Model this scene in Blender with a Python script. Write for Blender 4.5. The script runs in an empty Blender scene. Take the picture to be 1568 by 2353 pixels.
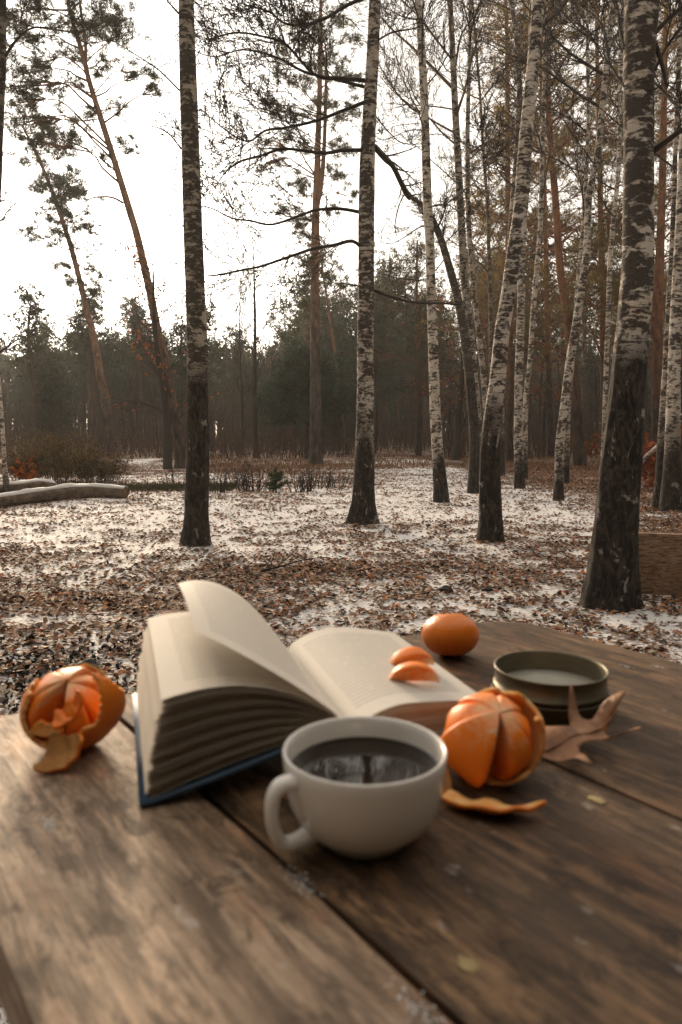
import bpy, math, random
import numpy as np
from mathutils import Vector
from mathutils.geometry import delaunay_2d_cdt

# ------------------------------------------------------------------ camera, sky, sun, exposure
sc = bpy.context.scene
C = sc.collection
FPX = 1700.0                       # focal length in pixels of the 1568 x 2353 view
PITCH = math.radians(6.25)
HC = 1.03                          # camera height
TT = 0.78                          # table top height
cam = bpy.data.cameras.new('camera')
cam_o = bpy.data.objects.new('camera', cam); C.objects.link(cam_o)
cam.sensor_fit = 'VERTICAL'; cam.sensor_height = 36.0; cam.lens = FPX/2353*36
cam.clip_start = 0.02; cam.clip_end = 3000
cam_o.location = (0, 0, HC); cam_o.rotation_euler = (math.radians(90)-PITCH, 0, 0)
cam.dof.use_dof = True; cam.dof.focus_distance = 9.0; cam.dof.aperture_fstop = 8.5
sc.camera = cam_o

SUN_AZ = math.radians(-20)         # from +Y towards -X
SUN_EL = math.radians(13)
world = bpy.data.worlds.new('World'); sc.world = world; world.use_nodes = True
wn = world.node_tree; wn.nodes.clear()
sky = wn.nodes.new('ShaderNodeTexSky'); sky.sky_type = 'NISHITA'; sky.sun_disc = False
sky.sun_elevation = SUN_EL; sky.sun_rotation = SUN_AZ
sky.air_density = 1.0; sky.dust_density = 4.0; sky.ozone_density = 1.0
hs = wn.nodes.new('ShaderNodeHueSaturation'); hs.inputs['Saturation'].default_value = 0.34
mixw = wn.nodes.new('ShaderNodeMix'); mixw.data_type = 'RGBA'
mixw.inputs['Factor'].default_value = 0.5; mixw.inputs['B'].default_value = (12.2, 10.9, 9.3, 1)   # even cloud deck
bg = wn.nodes.new('ShaderNodeBackground'); bg.inputs['Strength'].default_value = 0.10
wo = wn.nodes.new('ShaderNodeOutputWorld')
wn.links.new(sky.outputs[0], hs.inputs['Color']); wn.links.new(hs.outputs[0], mixw.inputs['A'])
wn.links.new(mixw.outputs['Result'], bg.inputs['Color']); wn.links.new(bg.outputs[0], wo.inputs['Surface'])

sun = bpy.data.lights.new('sun', 'SUN'); sun.energy = 4.3; sun.angle = math.radians(13); sun.color = (1.0, 0.76, 0.50)
sun_o = bpy.data.objects.new('sun', sun); C.objects.link(sun_o)
sd = Vector((math.sin(SUN_AZ)*math.cos(SUN_EL), math.cos(SUN_AZ)*math.cos(SUN_EL), math.sin(SUN_EL)))
sun_o.rotation_euler = sd.to_track_quat('Z', 'Y').to_euler()
sun_o.location = sd*50
sc.view_settings.view_transform = 'Standard'; sc.view_settings.look = 'None'
sc.view_settings.exposure = 0.84; sc.view_settings.gamma = 1.0
sc.view_settings.use_curve_mapping = False
sc.cycles.max_bounces = 5; sc.cycles.diffuse_bounces = 3; sc.cycles.glossy_bounces = 3
sc.cycles.transparent_max_bounces = 6; sc.cycles.use_denoising = True

# ------------------------------------------------------------------ helpers
rng = np.random.default_rng(7)
R = random.Random(5)
CP, SP = math.cos(PITCH), math.sin(PITCH)
def ray(px, py):
    x = (px-784)/FPX; y = -(py-1176.5)/FPX
    return Vector((x, CP+y*SP, -SP+y*CP))
def PZ(px, py, z):                 # point of a sight line at height z
    d = ray(px, py); t = (z-HC)/d.z
    return Vector((d.x*t, d.y*t, z))
def PY(px, py, Y):                 # point of a sight line at distance Y
    d = ray(px, py); t = Y/d.y
    return Vector((d.x*t, Y, HC+d.z*t))
def depth(p): return p.y*CP-(p.z-HC)*SP

def vnoise(x, y, z=0.0, seed=0):
    x, y, z = np.broadcast_arrays(np.asarray(x, float), np.asarray(y, float), np.asarray(z, float))
    xi, yi, zi = np.floor(x).astype(np.int64), np.floor(y).astype(np.int64), np.floor(z).astype(np.int64)
    fx, fy, fz = x-xi, y-yi, z-zi
    fx, fy, fz = fx*fx*(3-2*fx), fy*fy*(3-2*fy), fz*fz*(3-2*fz)
    def h(a, b, c):
        n = (a*374761393+b*668265263+c*2147483647+seed*974634777) & 0xffffffff
        n = ((n ^ (n >> 13))*1274126177) & 0xffffffff
        n = (n ^ (n >> 16)) & 0xffffffff
        return (n & 0xffff)/65535.0
    r = 0
    for dx in (0, 1):
        for dy in (0, 1):
            for dz in (0, 1):
                w = (fx if dx else 1-fx)*(fy if dy else 1-fy)*(fz if dz else 1-fz)
                r = r+w*h(xi+dx, yi+dy, zi+dz)
    return r
def fbm(x, y, z=0.0, seed=0, oct=4):
    r = 0; a = .5; f = 1.0
    for i in range(oct):
        r = r+a*vnoise(np.asarray(x)*f, np.asarray(y)*f, np.asarray(z)*f, seed+i*17); a *= .5; f *= 2.03
    return r/(1-.5**oct)
def sstep(x, a, b):
    t = np.clip((np.asarray(x, float)-a)/(b-a), 0, 1); return t*t*(3-2*t)

def gheight(x, y):
    x = np.asarray(x, float); y = np.asarray(y, float)
    return .10*(fbm(x*.35, y*.35, 0, 3, 3)-.5)*sstep(y, 3, 9)+.03*(fbm(x*2, y*2, 0, 9, 2)-.5)
def gh(x, y): return float(gheight(x, y))

def link(name, me, m=None, parent=None, loc=None, smooth=False):
    o = bpy.data.objects.new(name, me); C.objects.link(o)
    if m is not None:
        for mm in (m if isinstance(m, (list, tuple)) else [m]): me.materials.append(mm)
    if parent is not None: o.parent = parent
    if loc is not None: o.location = loc
    if smooth and len(me.polygons): me.polygons.foreach_set('use_smooth', np.ones(len(me.polygons), bool))
    return o
def tag(o, label=None, cat=None, group=None, kind=None):
    if label: o['label'] = label
    if cat: o['category'] = cat
    if group: o['group'] = group
    if kind: o['kind'] = kind
    return o
def empty(name, loc, label, cat, group=None, rot=(0, 0, 0)):
    o = bpy.data.objects.new(name, None); C.objects.link(o); o.location = loc; o.rotation_euler = rot
    o.empty_display_size = .1
    return tag(o, label, cat, group)
def mesh_np(name, V, Fq, mats=None):
    """V (n,3); Fq (m,k) one face size"""
    me = bpy.data.meshes.new(name); V = np.asarray(V, np.float32); Fq = np.asarray(Fq, np.int32)
    k = Fq.shape[1]; m = len(Fq)
    me.vertices.add(len(V)); me.vertices.foreach_set('co', V.ravel())
    me.loops.add(m*k); me.loops.foreach_set('vertex_index', Fq.ravel())
    me.polygons.add(m); me.polygons.foreach_set('loop_start', np.arange(0, m*k, k, dtype=np.int32))
    if mats is not None: me.polygons.foreach_set('material_index', np.asarray(mats, np.int32))
    me.update(calc_edges=True); return me
def mesh_py(name, V, F):
    me = bpy.data.meshes.new(name); me.from_pydata([tuple(v) for v in V], [], F); me.update(); return me

# segments (twigs, stems): list of (p0, p1, r0, r1)
def seg_mesh(name, segs, n=4, off=(0, 0, 0)):
    A = np.array([s[0] for s in segs], float)-off; B = np.array([s[1] for s in segs], float)-off
    r0 = np.array([s[2] for s in segs], float); r1 = np.array([s[3] for s in segs], float)
    d = B-A; L = np.linalg.norm(d, axis=1, keepdims=True)+1e-9; d = d/L
    ref = np.where(np.abs(d[:, 2:3]) > .92, np.array([[1., 0, 0]]), np.array([[0., 0, 1.]]))
    u = np.cross(d, ref); u /= np.linalg.norm(u, axis=1, keepdims=True)+1e-9; v = np.cross(d, u)
    a = np.arange(n)*2*math.pi/n
    ring = np.cos(a)[None, :, None]*u[:, None, :]+np.sin(a)[None, :, None]*v[:, None, :]
    B = B+d*r1[:, None]*.4
    V = np.concatenate([A[:, None]+ring*r0[:, None, None], B[:, None]+ring*r1[:, None, None]], 1)
    N = len(segs); base = (np.arange(N)*2*n)[:, None]
    i = np.arange(n); j = (i+1) % n
    q = np.stack([i, j, j+n, i+n], 1)
    Fq = (base[:, :, None]+q[None]).reshape(-1, 4)
    return mesh_np(name, V.reshape(-1, 3), Fq)

def rvec():
    while True:
        v = Vector((R.uniform(-1, 1), R.uniform(-1, 1), R.uniform(-1, 1)))
        if .05 < v.length < 1: return v.normalized()
UP = Vector((0, 0, 1)); RMIN = .0032
def grow(S, p, d, L, r, lvl, up=.05, wig=.22, kids=3, ns=5, ratio=.55, spread=.8):
    """recursive bare branch into list S"""
    p = Vector(p); d = Vector(d).normalized(); st = L/ns
    for i in range(ns):
        d = (d+rvec()*wig+UP*up).normalized()
        q = p+d*st; ra = max(RMIN, r*(1-.75*i/ns)); rb = max(RMIN*.7, r*(1-.75*(i+1)/ns))
        S.append((tuple(p), tuple(q), ra, rb))
        if lvl > 0 and i > 0:
            for k in range(kids if R.random() < .6 else kids-1):
                s = rvec(); s = (s-d*s.dot(d))
                if s.length < .1: continue
                nd = (d+s.normalized()*spread*R.uniform(.6, 1.3)).normalized()
                grow(S, p.lerp(q, R.random()), nd, L*ratio*R.uniform(.5, 1.1)*(1-.4*i/ns), ra*.5, lvl-1, up, wig, kids, max(3, ns-1), ratio, spread)
        p = q
def limb(S, pts, r0, r1, kids=14, lvl=1, tl=.9, up=.03, tw=.35, wig=.28, down=0):
    """follows given points and sprouts side twigs"""
    pts = smooth_path(pts, 4); n = len(pts)
    for i in range(n-1):
        f = i/(n-1); g = (i+1)/(n-1)
        S.append((tuple(pts[i]), tuple(pts[i+1]), r0+(r1-r0)*f, r0+(r1-r0)*g))
    for k in range(kids):
        f = R.uniform(.12, .99)**.8; i = min(n-2, int(f*(n-1)))
        d = (pts[i+1]-pts[i]).normalized(); s = rvec(); s.z = abs(s.z) if R.random() > down else -abs(s.z)
        s = s-d*s.dot(d); s.normalize()
        grow(S, pts[i], d*.7+s*.9, tl*R.uniform(.4, 1.1)*(1-.35*f), max(.003, (r0+(r1-r0)*f)*tw), lvl, up, wig, 2, 5, .5)
def smooth_path(pts, sub):
    pts = [Vector(p) for p in pts]; out = []
    for i in range(len(pts)-1):
        p0 = pts[max(0, i-1)]; p1 = pts[i]; p2 = pts[i+1]; p3 = pts[min(len(pts)-1, i+2)]
        for k in range(sub):
            t = k/sub
            out.append(.5*((2*p1)+(p2-p0)*t+(2*p0-5*p1+4*p2-p3)*t*t+(3*p1-p0-3*p2+p3)*t*t*t))
    out.append(pts[-1]); return out

def trunk_mesh(name, pts, rad, sides=20, ring=.06, rough=.05, lump=.06, seed=0, flare=1.08, roots=0.0, off=Vector((0, 0, 0)), rough_top=.25, baseh=1.2):
    P0 = np.array([tuple(p-off) for p in pts]); rr = np.array(rad, float)
    L = np.concatenate([[0], np.cumsum(np.linalg.norm(np.diff(P0, axis=0), axis=1))])
    n = max(6, int(L[-1]/ring)); s = np.linspace(0, L[-1], n)
    sm = smooth_path([Vector(p) for p in P0], 6); sm = np.array([tuple(p) for p in sm])
    Ls = np.concatenate([[0], np.cumsum(np.linalg.norm(np.diff(sm, axis=0), axis=1))]); Ls *= L[-1]/Ls[-1]
    Pc = np.stack([np.interp(s, Ls, sm[:, k]) for k in range(3)], 1)
    rc = np.interp(s, L, rr)
    a = np.arange(sides)*2*math.pi/sides
    hz = s[:, None]; ca, sa = np.cos(a)[None], np.sin(a)[None]
    bf = 1-sstep(hz, baseh*.5, baseh*1.3)          # rough at the foot
    ridge = (fbm(ca*3.2+9, sa*3.2+5, hz*2.2, seed, 3)-.5)*2
    fine = (fbm(ca*7+3, sa*7+1, hz*7, seed+5, 3)-.5)*2
    lum = (fbm(ca*1.2+2, sa*1.2, hz*3.0, seed+8, 2)-.5)*2
    m = 1+rough*2.2*ridge*(bf+rough_top*(1-bf))+rough*1.6*fine*(bf+rough_top*(1-bf))+lump*lum
    fl = np.exp(-hz/.22)*(flare-1)*(1+roots*(np.abs(np.sin(a[None]*2.5+seed))**2-.3))
    rad2 = rc[:, None]*(m+fl)
    X = Pc[:, 0:1]+ca*rad2; Y = Pc[:, 1:2]+sa*rad2; Z = np.repeat(Pc[:, 2:3], sides, 1)
    V = np.stack([X, Y, Z], 2).reshape(-1, 3)
    i = np.arange(n-1)[:, None]; j = np.arange(sides)[None]; jn = (j+1) % sides
    Fq = np.stack([i*sides+j, i*sides+jn, (i+1)*sides+jn, (i+1)*sides+j], 2).reshape(-1, 4)
    return mesh_np(name, V, Fq)

def needle_mesh(name, cen, size, k=8, w=.16, upb=.25, off=(0, 0, 0)):
    """cen (N,3) tuft centres, each a spray of k narrow triangles"""
    cen = np.asarray(cen, float)-off; N = len(cen)
    d = rng.normal(size=(N, k, 3)); d[..., 2] += upb; d /= np.linalg.norm(d, axis=2, keepdims=True)
    s = np.cross(d, rng.normal(size=(N, k, 3))); s /= np.linalg.norm(s, axis=2, keepdims=True)+1e-9
    L = (np.asarray(size).reshape(-1, 1, 1) if np.ndim(size) else size)*rng.uniform(.6, 1.2, (N, k, 1))
    c = cen[:, None, :]
    V = np.stack([c-s*L*w*.5+d*L*.05, c+s*L*w*.5+d*L*.05, c+d*L], 2).reshape(-1, 3)
    me = mesh_np(name, V, np.arange(len(V)).reshape(-1, 3))
    tone = np.clip(rng.normal(.5, .22, (N, 1)), 0, 1)+np.zeros((N, k*3))
    at = me.attributes.new('tone', 'FLOAT', 'POINT'); at.data.foreach_set('value', tone.ravel().astype(np.float32))
    return me

# ------------------------------------------------------------------ materials
class NT:
    def __init__(s, name):
        s.m = bpy.data.materials.new(name); s.m.use_nodes = True; s.t = s.m.node_tree; s.t.nodes.clear()
        s.out = s.t.nodes.new('ShaderNodeOutputMaterial'); s.b = s.t.nodes.new('ShaderNodeBsdfPrincipled')
        s.t.links.new(s.b.outputs[0], s.out.inputs['Surface'])
    def n(s, typ, **kw):
        o = s.t.nodes.new(typ)
        for k, v in kw.items():
            if k in o.inputs: s.put(o.inputs[k], v)
            else: setattr(o, k, v)
        return o
    def put(s, sock, v):
        if hasattr(v, 'is_output') or hasattr(v, 'links'): s.t.links.new(v, sock)
        elif isinstance(v, tuple) and len(v) == 3 and sock.type == 'RGBA': sock.default_value = (*v, 1)
        else: sock.default_value = v
    def coord(s, kind='Object', scale=(1, 1, 1), rot=(0, 0, 0), loc=(0, 0, 0)):
        if isinstance(scale, (int, float)): scale = (scale,)*3
        c = s.n('ShaderNodeTexCoord'); mp = s.n('ShaderNodeMapping')
        s.t.links.new(c.outputs[kind], mp.inputs['Vector']); mp.inputs['Scale'].default_value = scale
        mp.inputs['Rotation'].default_value = rot; mp.inputs['Location'].default_value = loc
        return mp.outputs[0]
    def noise(s, vec, scale=1., detail=4., rough=.55, dist=0.):
        o = s.n('ShaderNodeTexNoise', Vector=vec, Scale=scale, Detail=detail, Roughness=rough, Distortion=dist); return o.outputs['Fac']
    def ramp(s, fac, *stops, interp='LINEAR'):
        o = s.n('ShaderNodeValToRGB'); o.color_ramp.interpolation = interp; e = o.color_ramp.elements
        while len(e) < len(stops): e.new(.5)
        for i, (p, c) in enumerate(stops):
            e[i].position = p; e[i].color = (c, c, c, 1) if isinstance(c, (int, float)) else (*c, 1)
        s.put(o.inputs[0], fac); return o.outputs[0]
    def mix(s, f, a, b, mode='MIX'):
        o = s.n('ShaderNodeMix', data_type='RGBA', blend_type=mode)
        s.put(o.inputs['Factor'], f); s.put(o.inputs['A'], a); s.put(o.inputs['B'], b); return o.outputs['Result']
    def math(s, op, a, b=0., c=None):
        o = s.n('ShaderNodeMath', operation=op); s.put(o.inputs[0], a); s.put(o.inputs[1], b)
        if c is not None: s.put(o.inputs[2], c)
        return o.outputs[0]
    def attr(s, name, out='Fac'): return s.n('ShaderNodeAttribute', attribute_name=name).outputs[out]
    def bump(s, h, strength=.5, dist=.01, normal=None):
        o = s.n('ShaderNodeBump', Height=h, Strength=strength, Distance=dist)
        if normal is not None: s.put(o.inputs['Normal'], normal)
        return o.outputs[0]
    def set(s, **kw):
        for k, v in kw.items(): s.put(s.b.inputs[k.replace('_', ' ')], v)
        return s.m

def m_birch(name, baseh, dark=.5, white=(.62, .57, .52), dull_mix=0.0, sc_=1.0):
    t = NT(name)
    z = t.n('ShaderNodeSeparateXYZ', Vector=t.coord('Object')).outputs['Z']
    big = t.noise(t.coord('Object', (2.2, 2.2, 1.1)), 1, 3)
    bf = t.math('SUBTRACT', t.math('ADD', z, t.math('MULTIPLY', big, 1.3)), baseh+.65)
    base = t.ramp(t.math('MULTIPLY_ADD', bf, -1.2, .5), (.25, 0), (.75, 1))
    patch = t.noise(t.coord('Object', (12*sc_, 12*sc_, 32*sc_)), 1, 7, .72, .4)
    bandn = t.noise(t.coord('Object', (5.5*sc_, 5.5*sc_, 7*sc_)), 1, 5, .65, .6)
    pm = t.ramp(t.math('ADD', t.math('MULTIPLY', patch, .62), t.math('MULTIPLY', bandn, .48)), (.592-.12*dark, 0), (.632-.12*dark, .96))
    lent = t.ramp(t.noise(t.coord('Object', (9*sc_, 9*sc_, 110*sc_)), 1, 3, .6), (.60, 0), (.66, .85))
    tint = t.noise(t.coord('Object', (4, 4, 5)), 1, 4)
    wc = t.mix(t.ramp(tint, (.35, 0), (.7, 1)), white, tuple(c*f for c, f in zip(white, (.78, .68, .58))))
    wc = t.mix(t.ramp(t.noise(t.coord('Object', (30, 30, 60)), 1, 4), (.3, 0), (.75, .55)), wc, tuple(c*.62 for c in white))
    dk = t.mix(t.noise(t.coord('Object', 40), 1, 4), (.018, .014, .011), (.075, .058, .044))
    if dull_mix: dk = t.mix(dull_mix, dk, (.06, .052, .032)); wc = t.mix(dull_mix*.8, wc, (.24, .20, .145))
    col = t.mix(lent, wc, dk); col = t.mix(pm, col, dk)
    crack = t.noise(t.coord('Object', (26, 26, 11)), 1, 6, .7, .9)
    bcol = t.mix(t.ramp(crack, (.44, 0), (.60, 1)), (.008, .0065, .0055), (.070, .052, .038))
    wp = t.ramp(t.noise(t.coord('Object', (9, 9, 5)), 1, 6, .7, .5), (.60, 0), (.64, .8))
    bcol = t.mix(wp, bcol, tuple(c*.5 for c in white))
    col = t.mix(base, col, bcol)
    fine = t.noise(t.coord('Object', (25, 25, 70)), 1, 5)
    hgt = t.mix(base, t.math('ADD', t.math('MULTIPLY', pm, .5), t.math('MULTIPLY', fine, .35)), crack)
    return t.set(Base_Color=col, Roughness=.88, Normal=t.bump(hgt, .9, .022))
def m_pinebark(name, low=(.055, .042, .034), high=(.30, .125, .055), h0=3., h1=6.):
    t = NT(name)
    z = t.n('ShaderNodeSeparateXYZ', Vector=t.coord('Object')).outputs['Z']
    n = t.noise(t.coord('Object', (9, 9, 3)), 1, 5, .6, .6)
    f = t.n('ShaderNodeMapRange', Value=t.math('MULTIPLY_ADD', n, 1.5, z)); f.inputs['From Min'].default_value = h0+.7; f.inputs['From Max'].default_value = h1+.7
    c0 = t.mix(t.ramp(n, (.38, 0), (.62, 1)), tuple(c*.35 for c in low), tuple(c*1.5 for c in low))
    c1 = t.mix(t.ramp(n, (.35, 0), (.6, 1)), tuple(c*.45 for c in high), high)
    return t.set(Base_Color=t.mix(f.outputs[0], c0, c1), Roughness=.9, Normal=t.bump(n, .8, .03))
def m_plain(name, a, b=None, scale=6, rough=.85, bump=.3, bd=.01, stretch=(1, 1, 1)):
    t = NT(name); b = b or tuple(c*.55 for c in a)
    n = t.noise(t.coord('Object', tuple(scale*s for s in stretch)), 1, 5)
    return t.set(Base_Color=t.mix(t.ramp(n, (.3, 0), (.7, 1)), b, a), Roughness=rough, Normal=t.bump(n, bump, bd))
def m_needles(name, dark, light, trans=.25):
    t = NT(name); col = t.mix(t.attr('tone'), dark, light)
    t.set(Base_Color=col, Roughness=.6)
    tr = t.n('ShaderNodeBsdfTranslucent', Color=col); mx = t.n('ShaderNodeMixShader'); mx.inputs[0].default_value = trans
    t.t.links.new(t.b.outputs[0], mx.inputs[1]); t.t.links.new(tr.outputs[0], mx.inputs[2]); t.t.links.new(mx.outputs[0], t.out.inputs['Surface'])
    return t.m
M_twig = m_plain('dark_twig', (.045, .034, .027), scale=8)
M_twig_pale = m_plain('pale_twig', (.16, .115, .08), (.06, .045, .035), scale=8)
M_brush = m_plain('brush_stem', (.10, .062, .040), (.035, .023, .016), scale=1.5)
M_needle_g = m_needles('pine_needle_green', (.020, .026, .013), (.085, .085, .038), .4)
M_needle_o = m_needles('pine_needle_ochre', (.050, .042, .016), (.28, .19, .06), .5)
M_needle_d = m_needles('pine_needle_deep_green', (.012, .026, .014), (.050, .085, .045), .2)
M_needle_far = m_needles('far_needle', (.018, .024, .014), (.070, .078, .042), .35)
M_pinebark = m_pinebark('pine_bark')
M_pinebark_pale = m_pinebark('pine_bark_pale', (.07, .05, .04), (.26, .15, .09), 1.5, 4.5)
M_pinebark_red = m_pinebark('pine_bark_red', (.05, .032, .024), (.27, .115, .055), 1.5, 5)
M_fartrunk = m_plain('far_trunk_bark', (.13, .085, .055), (.05, .034, .024), scale=3, stretch=(1, 1, .3))
M_rust = m_needles('rust_leaf', (.16, .045, .012), (.50, .15, .030), .35)

# ------------------------------------------------------------------ ground
def snowmap(x, y):
    x = np.asarray(x, float); y = np.asarray(y, float)
    n = fbm(x*.55, y*1.1, 0, 21, 4)*2-1; n2 = fbm(x*1.6+4, y*4.2, 0, 33, 3)*2-1
    s = .47+.50*n+.38*n2
    s += .30*sstep(y, 5.6, 7.4)*(1-sstep(y, 11.5, 14))*(1-sstep(x, 2.6, 4.2))      # snowy clearing
    px_ = 1.35+.055*(y-9)
    s += .60*np.exp(-((x-px_-.3)/1.5)**2)*sstep(y, 7, 9.5)*(1-sstep(y, 24, 30))      # trodden path
    s += .5*np.exp(-((x+1.34)/.4)**2-((y-6.55)/.3)**2)
    s += .18*sstep(x, .2, 1.2)*(1-sstep(y, 4.8, 6.2))                                # whiter by the big birch
    s -= .30*np.exp(-((x+.55)/1.2)**2-((y-4.4)/1.1)**2)                              # leafy hollow
    s -= .42*sstep(x-.10*y, 1.6, 3.0)*sstep(y, 5.5, 8)
    s -= .28*sstep(y, 15.5, 19)
    s += .35*np.exp(-((y-16.2)/.8)**2)*(1-sstep(x, -1, 0))
    s -= .50*np.exp(-((y-13.6-.1*x)/.55)**2)*(1-sstep(x, -2.3, -1.7))                    # grass strip
    s -= .22*sstep(y, 24, 30)
    return np.clip(s, 0, 1)
t = NT('snowy_leaf_litter')
sa = t.attr('snow'); pos = t.coord('Object', 1)
n1 = t.noise(t.coord('Object', (26, 34, 20)), 1, 5, .62, .4)
n2 = t.noise(t.coord('Object', (5, 9, 5)), 1, 4, .6)
thr = t.math('ADD', t.math('MULTIPLY', n1, .85), t.math('MULTIPLY', n2, .25))
sf = t.math('SUBTRACT', t.math('MULTIPLY_ADD', sa, .50, thr), .70)
sfr = t.ramp(t.math('MULTIPLY_ADD', sf, 4., .5), (.30, 0), (.62, 1))
lc = t.n('ShaderNodeTexVoronoi', Vector=t.coord('Object', (24, 30, 20)), Scale=1.).outputs['Color']
lv = t.n('ShaderNodeSeparateColor', Color=lc).outputs[0]
leafc = t.ramp(lv, (0, (.035, .020, .012)), (.35, (.10, .050, .026)), (.65, (.18, .088, .042)), (.88, (.27, .15, .08)), (.97, (.40, .13, .03)))
snowc = t.mix(t.noise(t.coord('Object', 3), 1, 3), (.80, .78, .77), (.66, .64, .63))
M_ground = t.set(Base_Color=t.mix(sfr, leafc, snowc), Roughness=.8, Normal=t.bump(t.math('ADD', t.math('MULTIPLY', n1, .6), t.math('MULTIPLY', sfr, .5)), .7, .03))

def axis(a, b, fine, coarse_end, steps):
    return None
xs = np.concatenate([-np.geomspace(900, 9, 26), np.arange(-8.9, 9, .07), np.geomspace(9, 900, 26)])
ys = np.concatenate([-np.geomspace(900, 1.2, 24), np.arange(-1.1, 20, .07), np.geomspace(20, 900, 90)])
GX, GY = np.meshgrid(xs, ys)
GZ = gheight(GX, GY)*(1-sstep(np.hypot(GX, GY), 60, 120))
nx, ny = len(xs), len(ys)
i = np.arange(ny-1)[:, None]; j = np.arange(nx-1)[None]
FQ = np.stack([i*nx+j, i*nx+j+1, (i+1)*nx+j+1, (i+1)*nx+j], 2).reshape(-1, 4)
gme = mesh_np('ground', np.stack([GX, GY, GZ], 2).reshape(-1, 3), FQ)
at = gme.attributes.new('snow', 'FLOAT', 'POINT'); at.data.foreach_set('value', snowmap(GX, GY).ravel().astype(np.float32))
ground = link('ground', gme, M_ground, smooth=True); tag(ground, kind='structure')

# fallen leaves
t = NT('fallen_leaf'); lcol = t.attr('col', 'Color')
t.set(Base_Color=t.mix(t.ramp(t.noise(t.coord('Object', 60), 1, 3), (.3, .0), (.7, .45)), lcol, (.03, .02, .014)), Roughness=.7)
M_leaf = t.m
def leaf_cols(n):
    pal = np.array([(.46, .27, .155), (.32, .165, .08), (.21, .095, .042), (.10, .048, .026), (.035, .022, .016), (.60, .19, .03), (.44, .13, .03), (.62, .50, .38)])
    pr = np.array([.18, .20, .20, .17, .10, .045, .075, .05]); k = rng.choice(len(pal), n, p=pr/pr.sum())
    return pal[k]*rng.uniform(.75, 1.2, (n, 1))
def leaf_mesh(name, X, Y, size, lift):
    n = len(X); Z = gheight(X, Y)+lift
    out = np.array([(-.5, 0), (-.12, .30), (.22, .24), (.5, 0), (.22, -.24), (-.12, -.30)])
    rot = rng.uniform(0, 2*math.pi, n); c, s_ = np.cos(rot), np.sin(rot)
    px = out[None, :, 0]*size[:, None]; pyy = out[None, :, 1]*size[:, None]*rng.uniform(.7, 1.2, (n, 1))
    curl = rng.uniform(-.1, .55, (n, 1)); bow = rng.uniform(-.5, .6, (n, 1))
    pz = np.abs(out[None, :, 1])*size[:, None]*curl*1.5+(out[None, :, 0]**2)*size[:, None]*bow*1.2
    tx, ty = rng.normal(0, .22, (n, 1)), rng.normal(0, .22, (n, 1))
    pz = pz+px*tx+pyy*ty; pz = pz-pz.min(axis=1, keepdims=True)
    V = np.stack([X[:, None]+px*c[:, None]-pyy*s_[:, None], Y[:, None]+px*s_[:, None]+pyy*c[:, None], Z[:, None]+pz], 2)
    b = (np.arange(n)*6)[:, None, None]
    q = np.array([[0, 1, 2, 3], [0, 3, 4, 5]])
    me = mesh_np(name, V.reshape(-1, 3), (b+q[None]).reshape(-1, 4))
    col = np.ones((n, 6, 4), np.float32); col[:, :, :3] = leaf_cols(n)[:, None, :]
    a_ = me.attributes.new('col', 'FLOAT_COLOR', 'POINT'); a_.data.foreach_set('color', col.ravel())
    return me
Xl, Yl = [], []
yy = np.arange(.2, 24, .25)
for y0 in yy:
    lam = 3000 if y0 < 5.5 else 3000*(5.5/y0)**1.15
    wd = .56*(y0+1.5)*2; nn = int(lam*wd*.25)
    Xl.append(rng.uniform(-wd/2, wd/2, nn)); Yl.append(rng.uniform(y0, y0+.25, nn))
Xl = np.concatenate(Xl); Yl = np.concatenate(Yl)
sm = snowmap(Xl, Yl); cl = fbm(Xl*6, Yl*8, 0, 77, 3)
keep = rng.uniform(size=len(Xl)) < np.clip(.84-.76*sm+1.9*(cl-.5), .07, 1)
Xl, Yl = Xl[keep], Yl[keep]
size = rng.uniform(.016, .050, len(Xl))*np.clip(.85+Yl/40, .95, 1.25)
o = link('leaf_litter', leaf_mesh('leaf_litter', Xl, Yl, size, rng.uniform(0, .012, len(Xl))), M_leaf); tag(o, 'brown and rust fallen leaves scattered over the thin snow', 'leaf litter', kind='stuff')
# the largest fallen leaves near the table, each its own piece
lme = []
for k in range(10):
    me = leaf_mesh('fallen_leaf', np.zeros(1), np.zeros(1)+.0, np.array([.062]), np.array([0.])); me.materials.append(M_leaf)
    vv = np.zeros(18, np.float32); me.vertices.foreach_get('co', vv); vv[2::3] -= gh(0, 0); me.vertices.foreach_set('co', vv); lme.append(me)
for k in range(300):
    px, py = R.uniform(-60, 1630), 1300+330*R.random()**.8
    p = PZ(px, py, 0)
    ob = bpy.data.objects.new('fallen_leaf', R.choice(lme)); C.objects.link(ob); ob.parent = ground
    s_ = R.uniform(.6, 1.15); ob.location = (p.x, p.y, gh(p.x, p.y)+.008); ob.rotation_euler = (R.uniform(-.3, .3), R.uniform(-.3, .3), R.uniform(0, 6.28)); ob.scale = (s_, s_, s_)

# grass: sparse dry blades
def blades(name, X, Y, h, m, label, lean=.5, w=.004):
    n = len(X); Z = gheight(X, Y); a = rng.uniform(0, 6.28, n); hh = h*rng.uniform(.4, 1.2, n)
    dx, dy = np.cos(a), np.sin(a); l = hh*rng.uniform(.1, lean, n)
    V = np.stack([np.stack([X-dy*w, Y+dx*w, Z], 1), np.stack([X+dy*w, Y-dx*w, Z], 1), np.stack([X+dx*l, Y+dy*l, Z+hh], 1)], 1)
    o = link(name, mesh_np(name, V.reshape(-1, 3), np.arange(3*n).reshape(-1, 3)), m); tag(o, label, 'grass', kind='stuff'); return o
M_grass = m_plain('winter_grass', (.10, .095, .035), (.05, .05, .02), scale=2)
M_drygrass = m_plain('dry_grass', (.26, .14, .06), (.12, .06, .03), scale=1)
n = 14000; gx = rng.uniform(-5.2, -1.9, n); gy = 13.6+.1*gx+rng.normal(0, .38, n)
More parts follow.
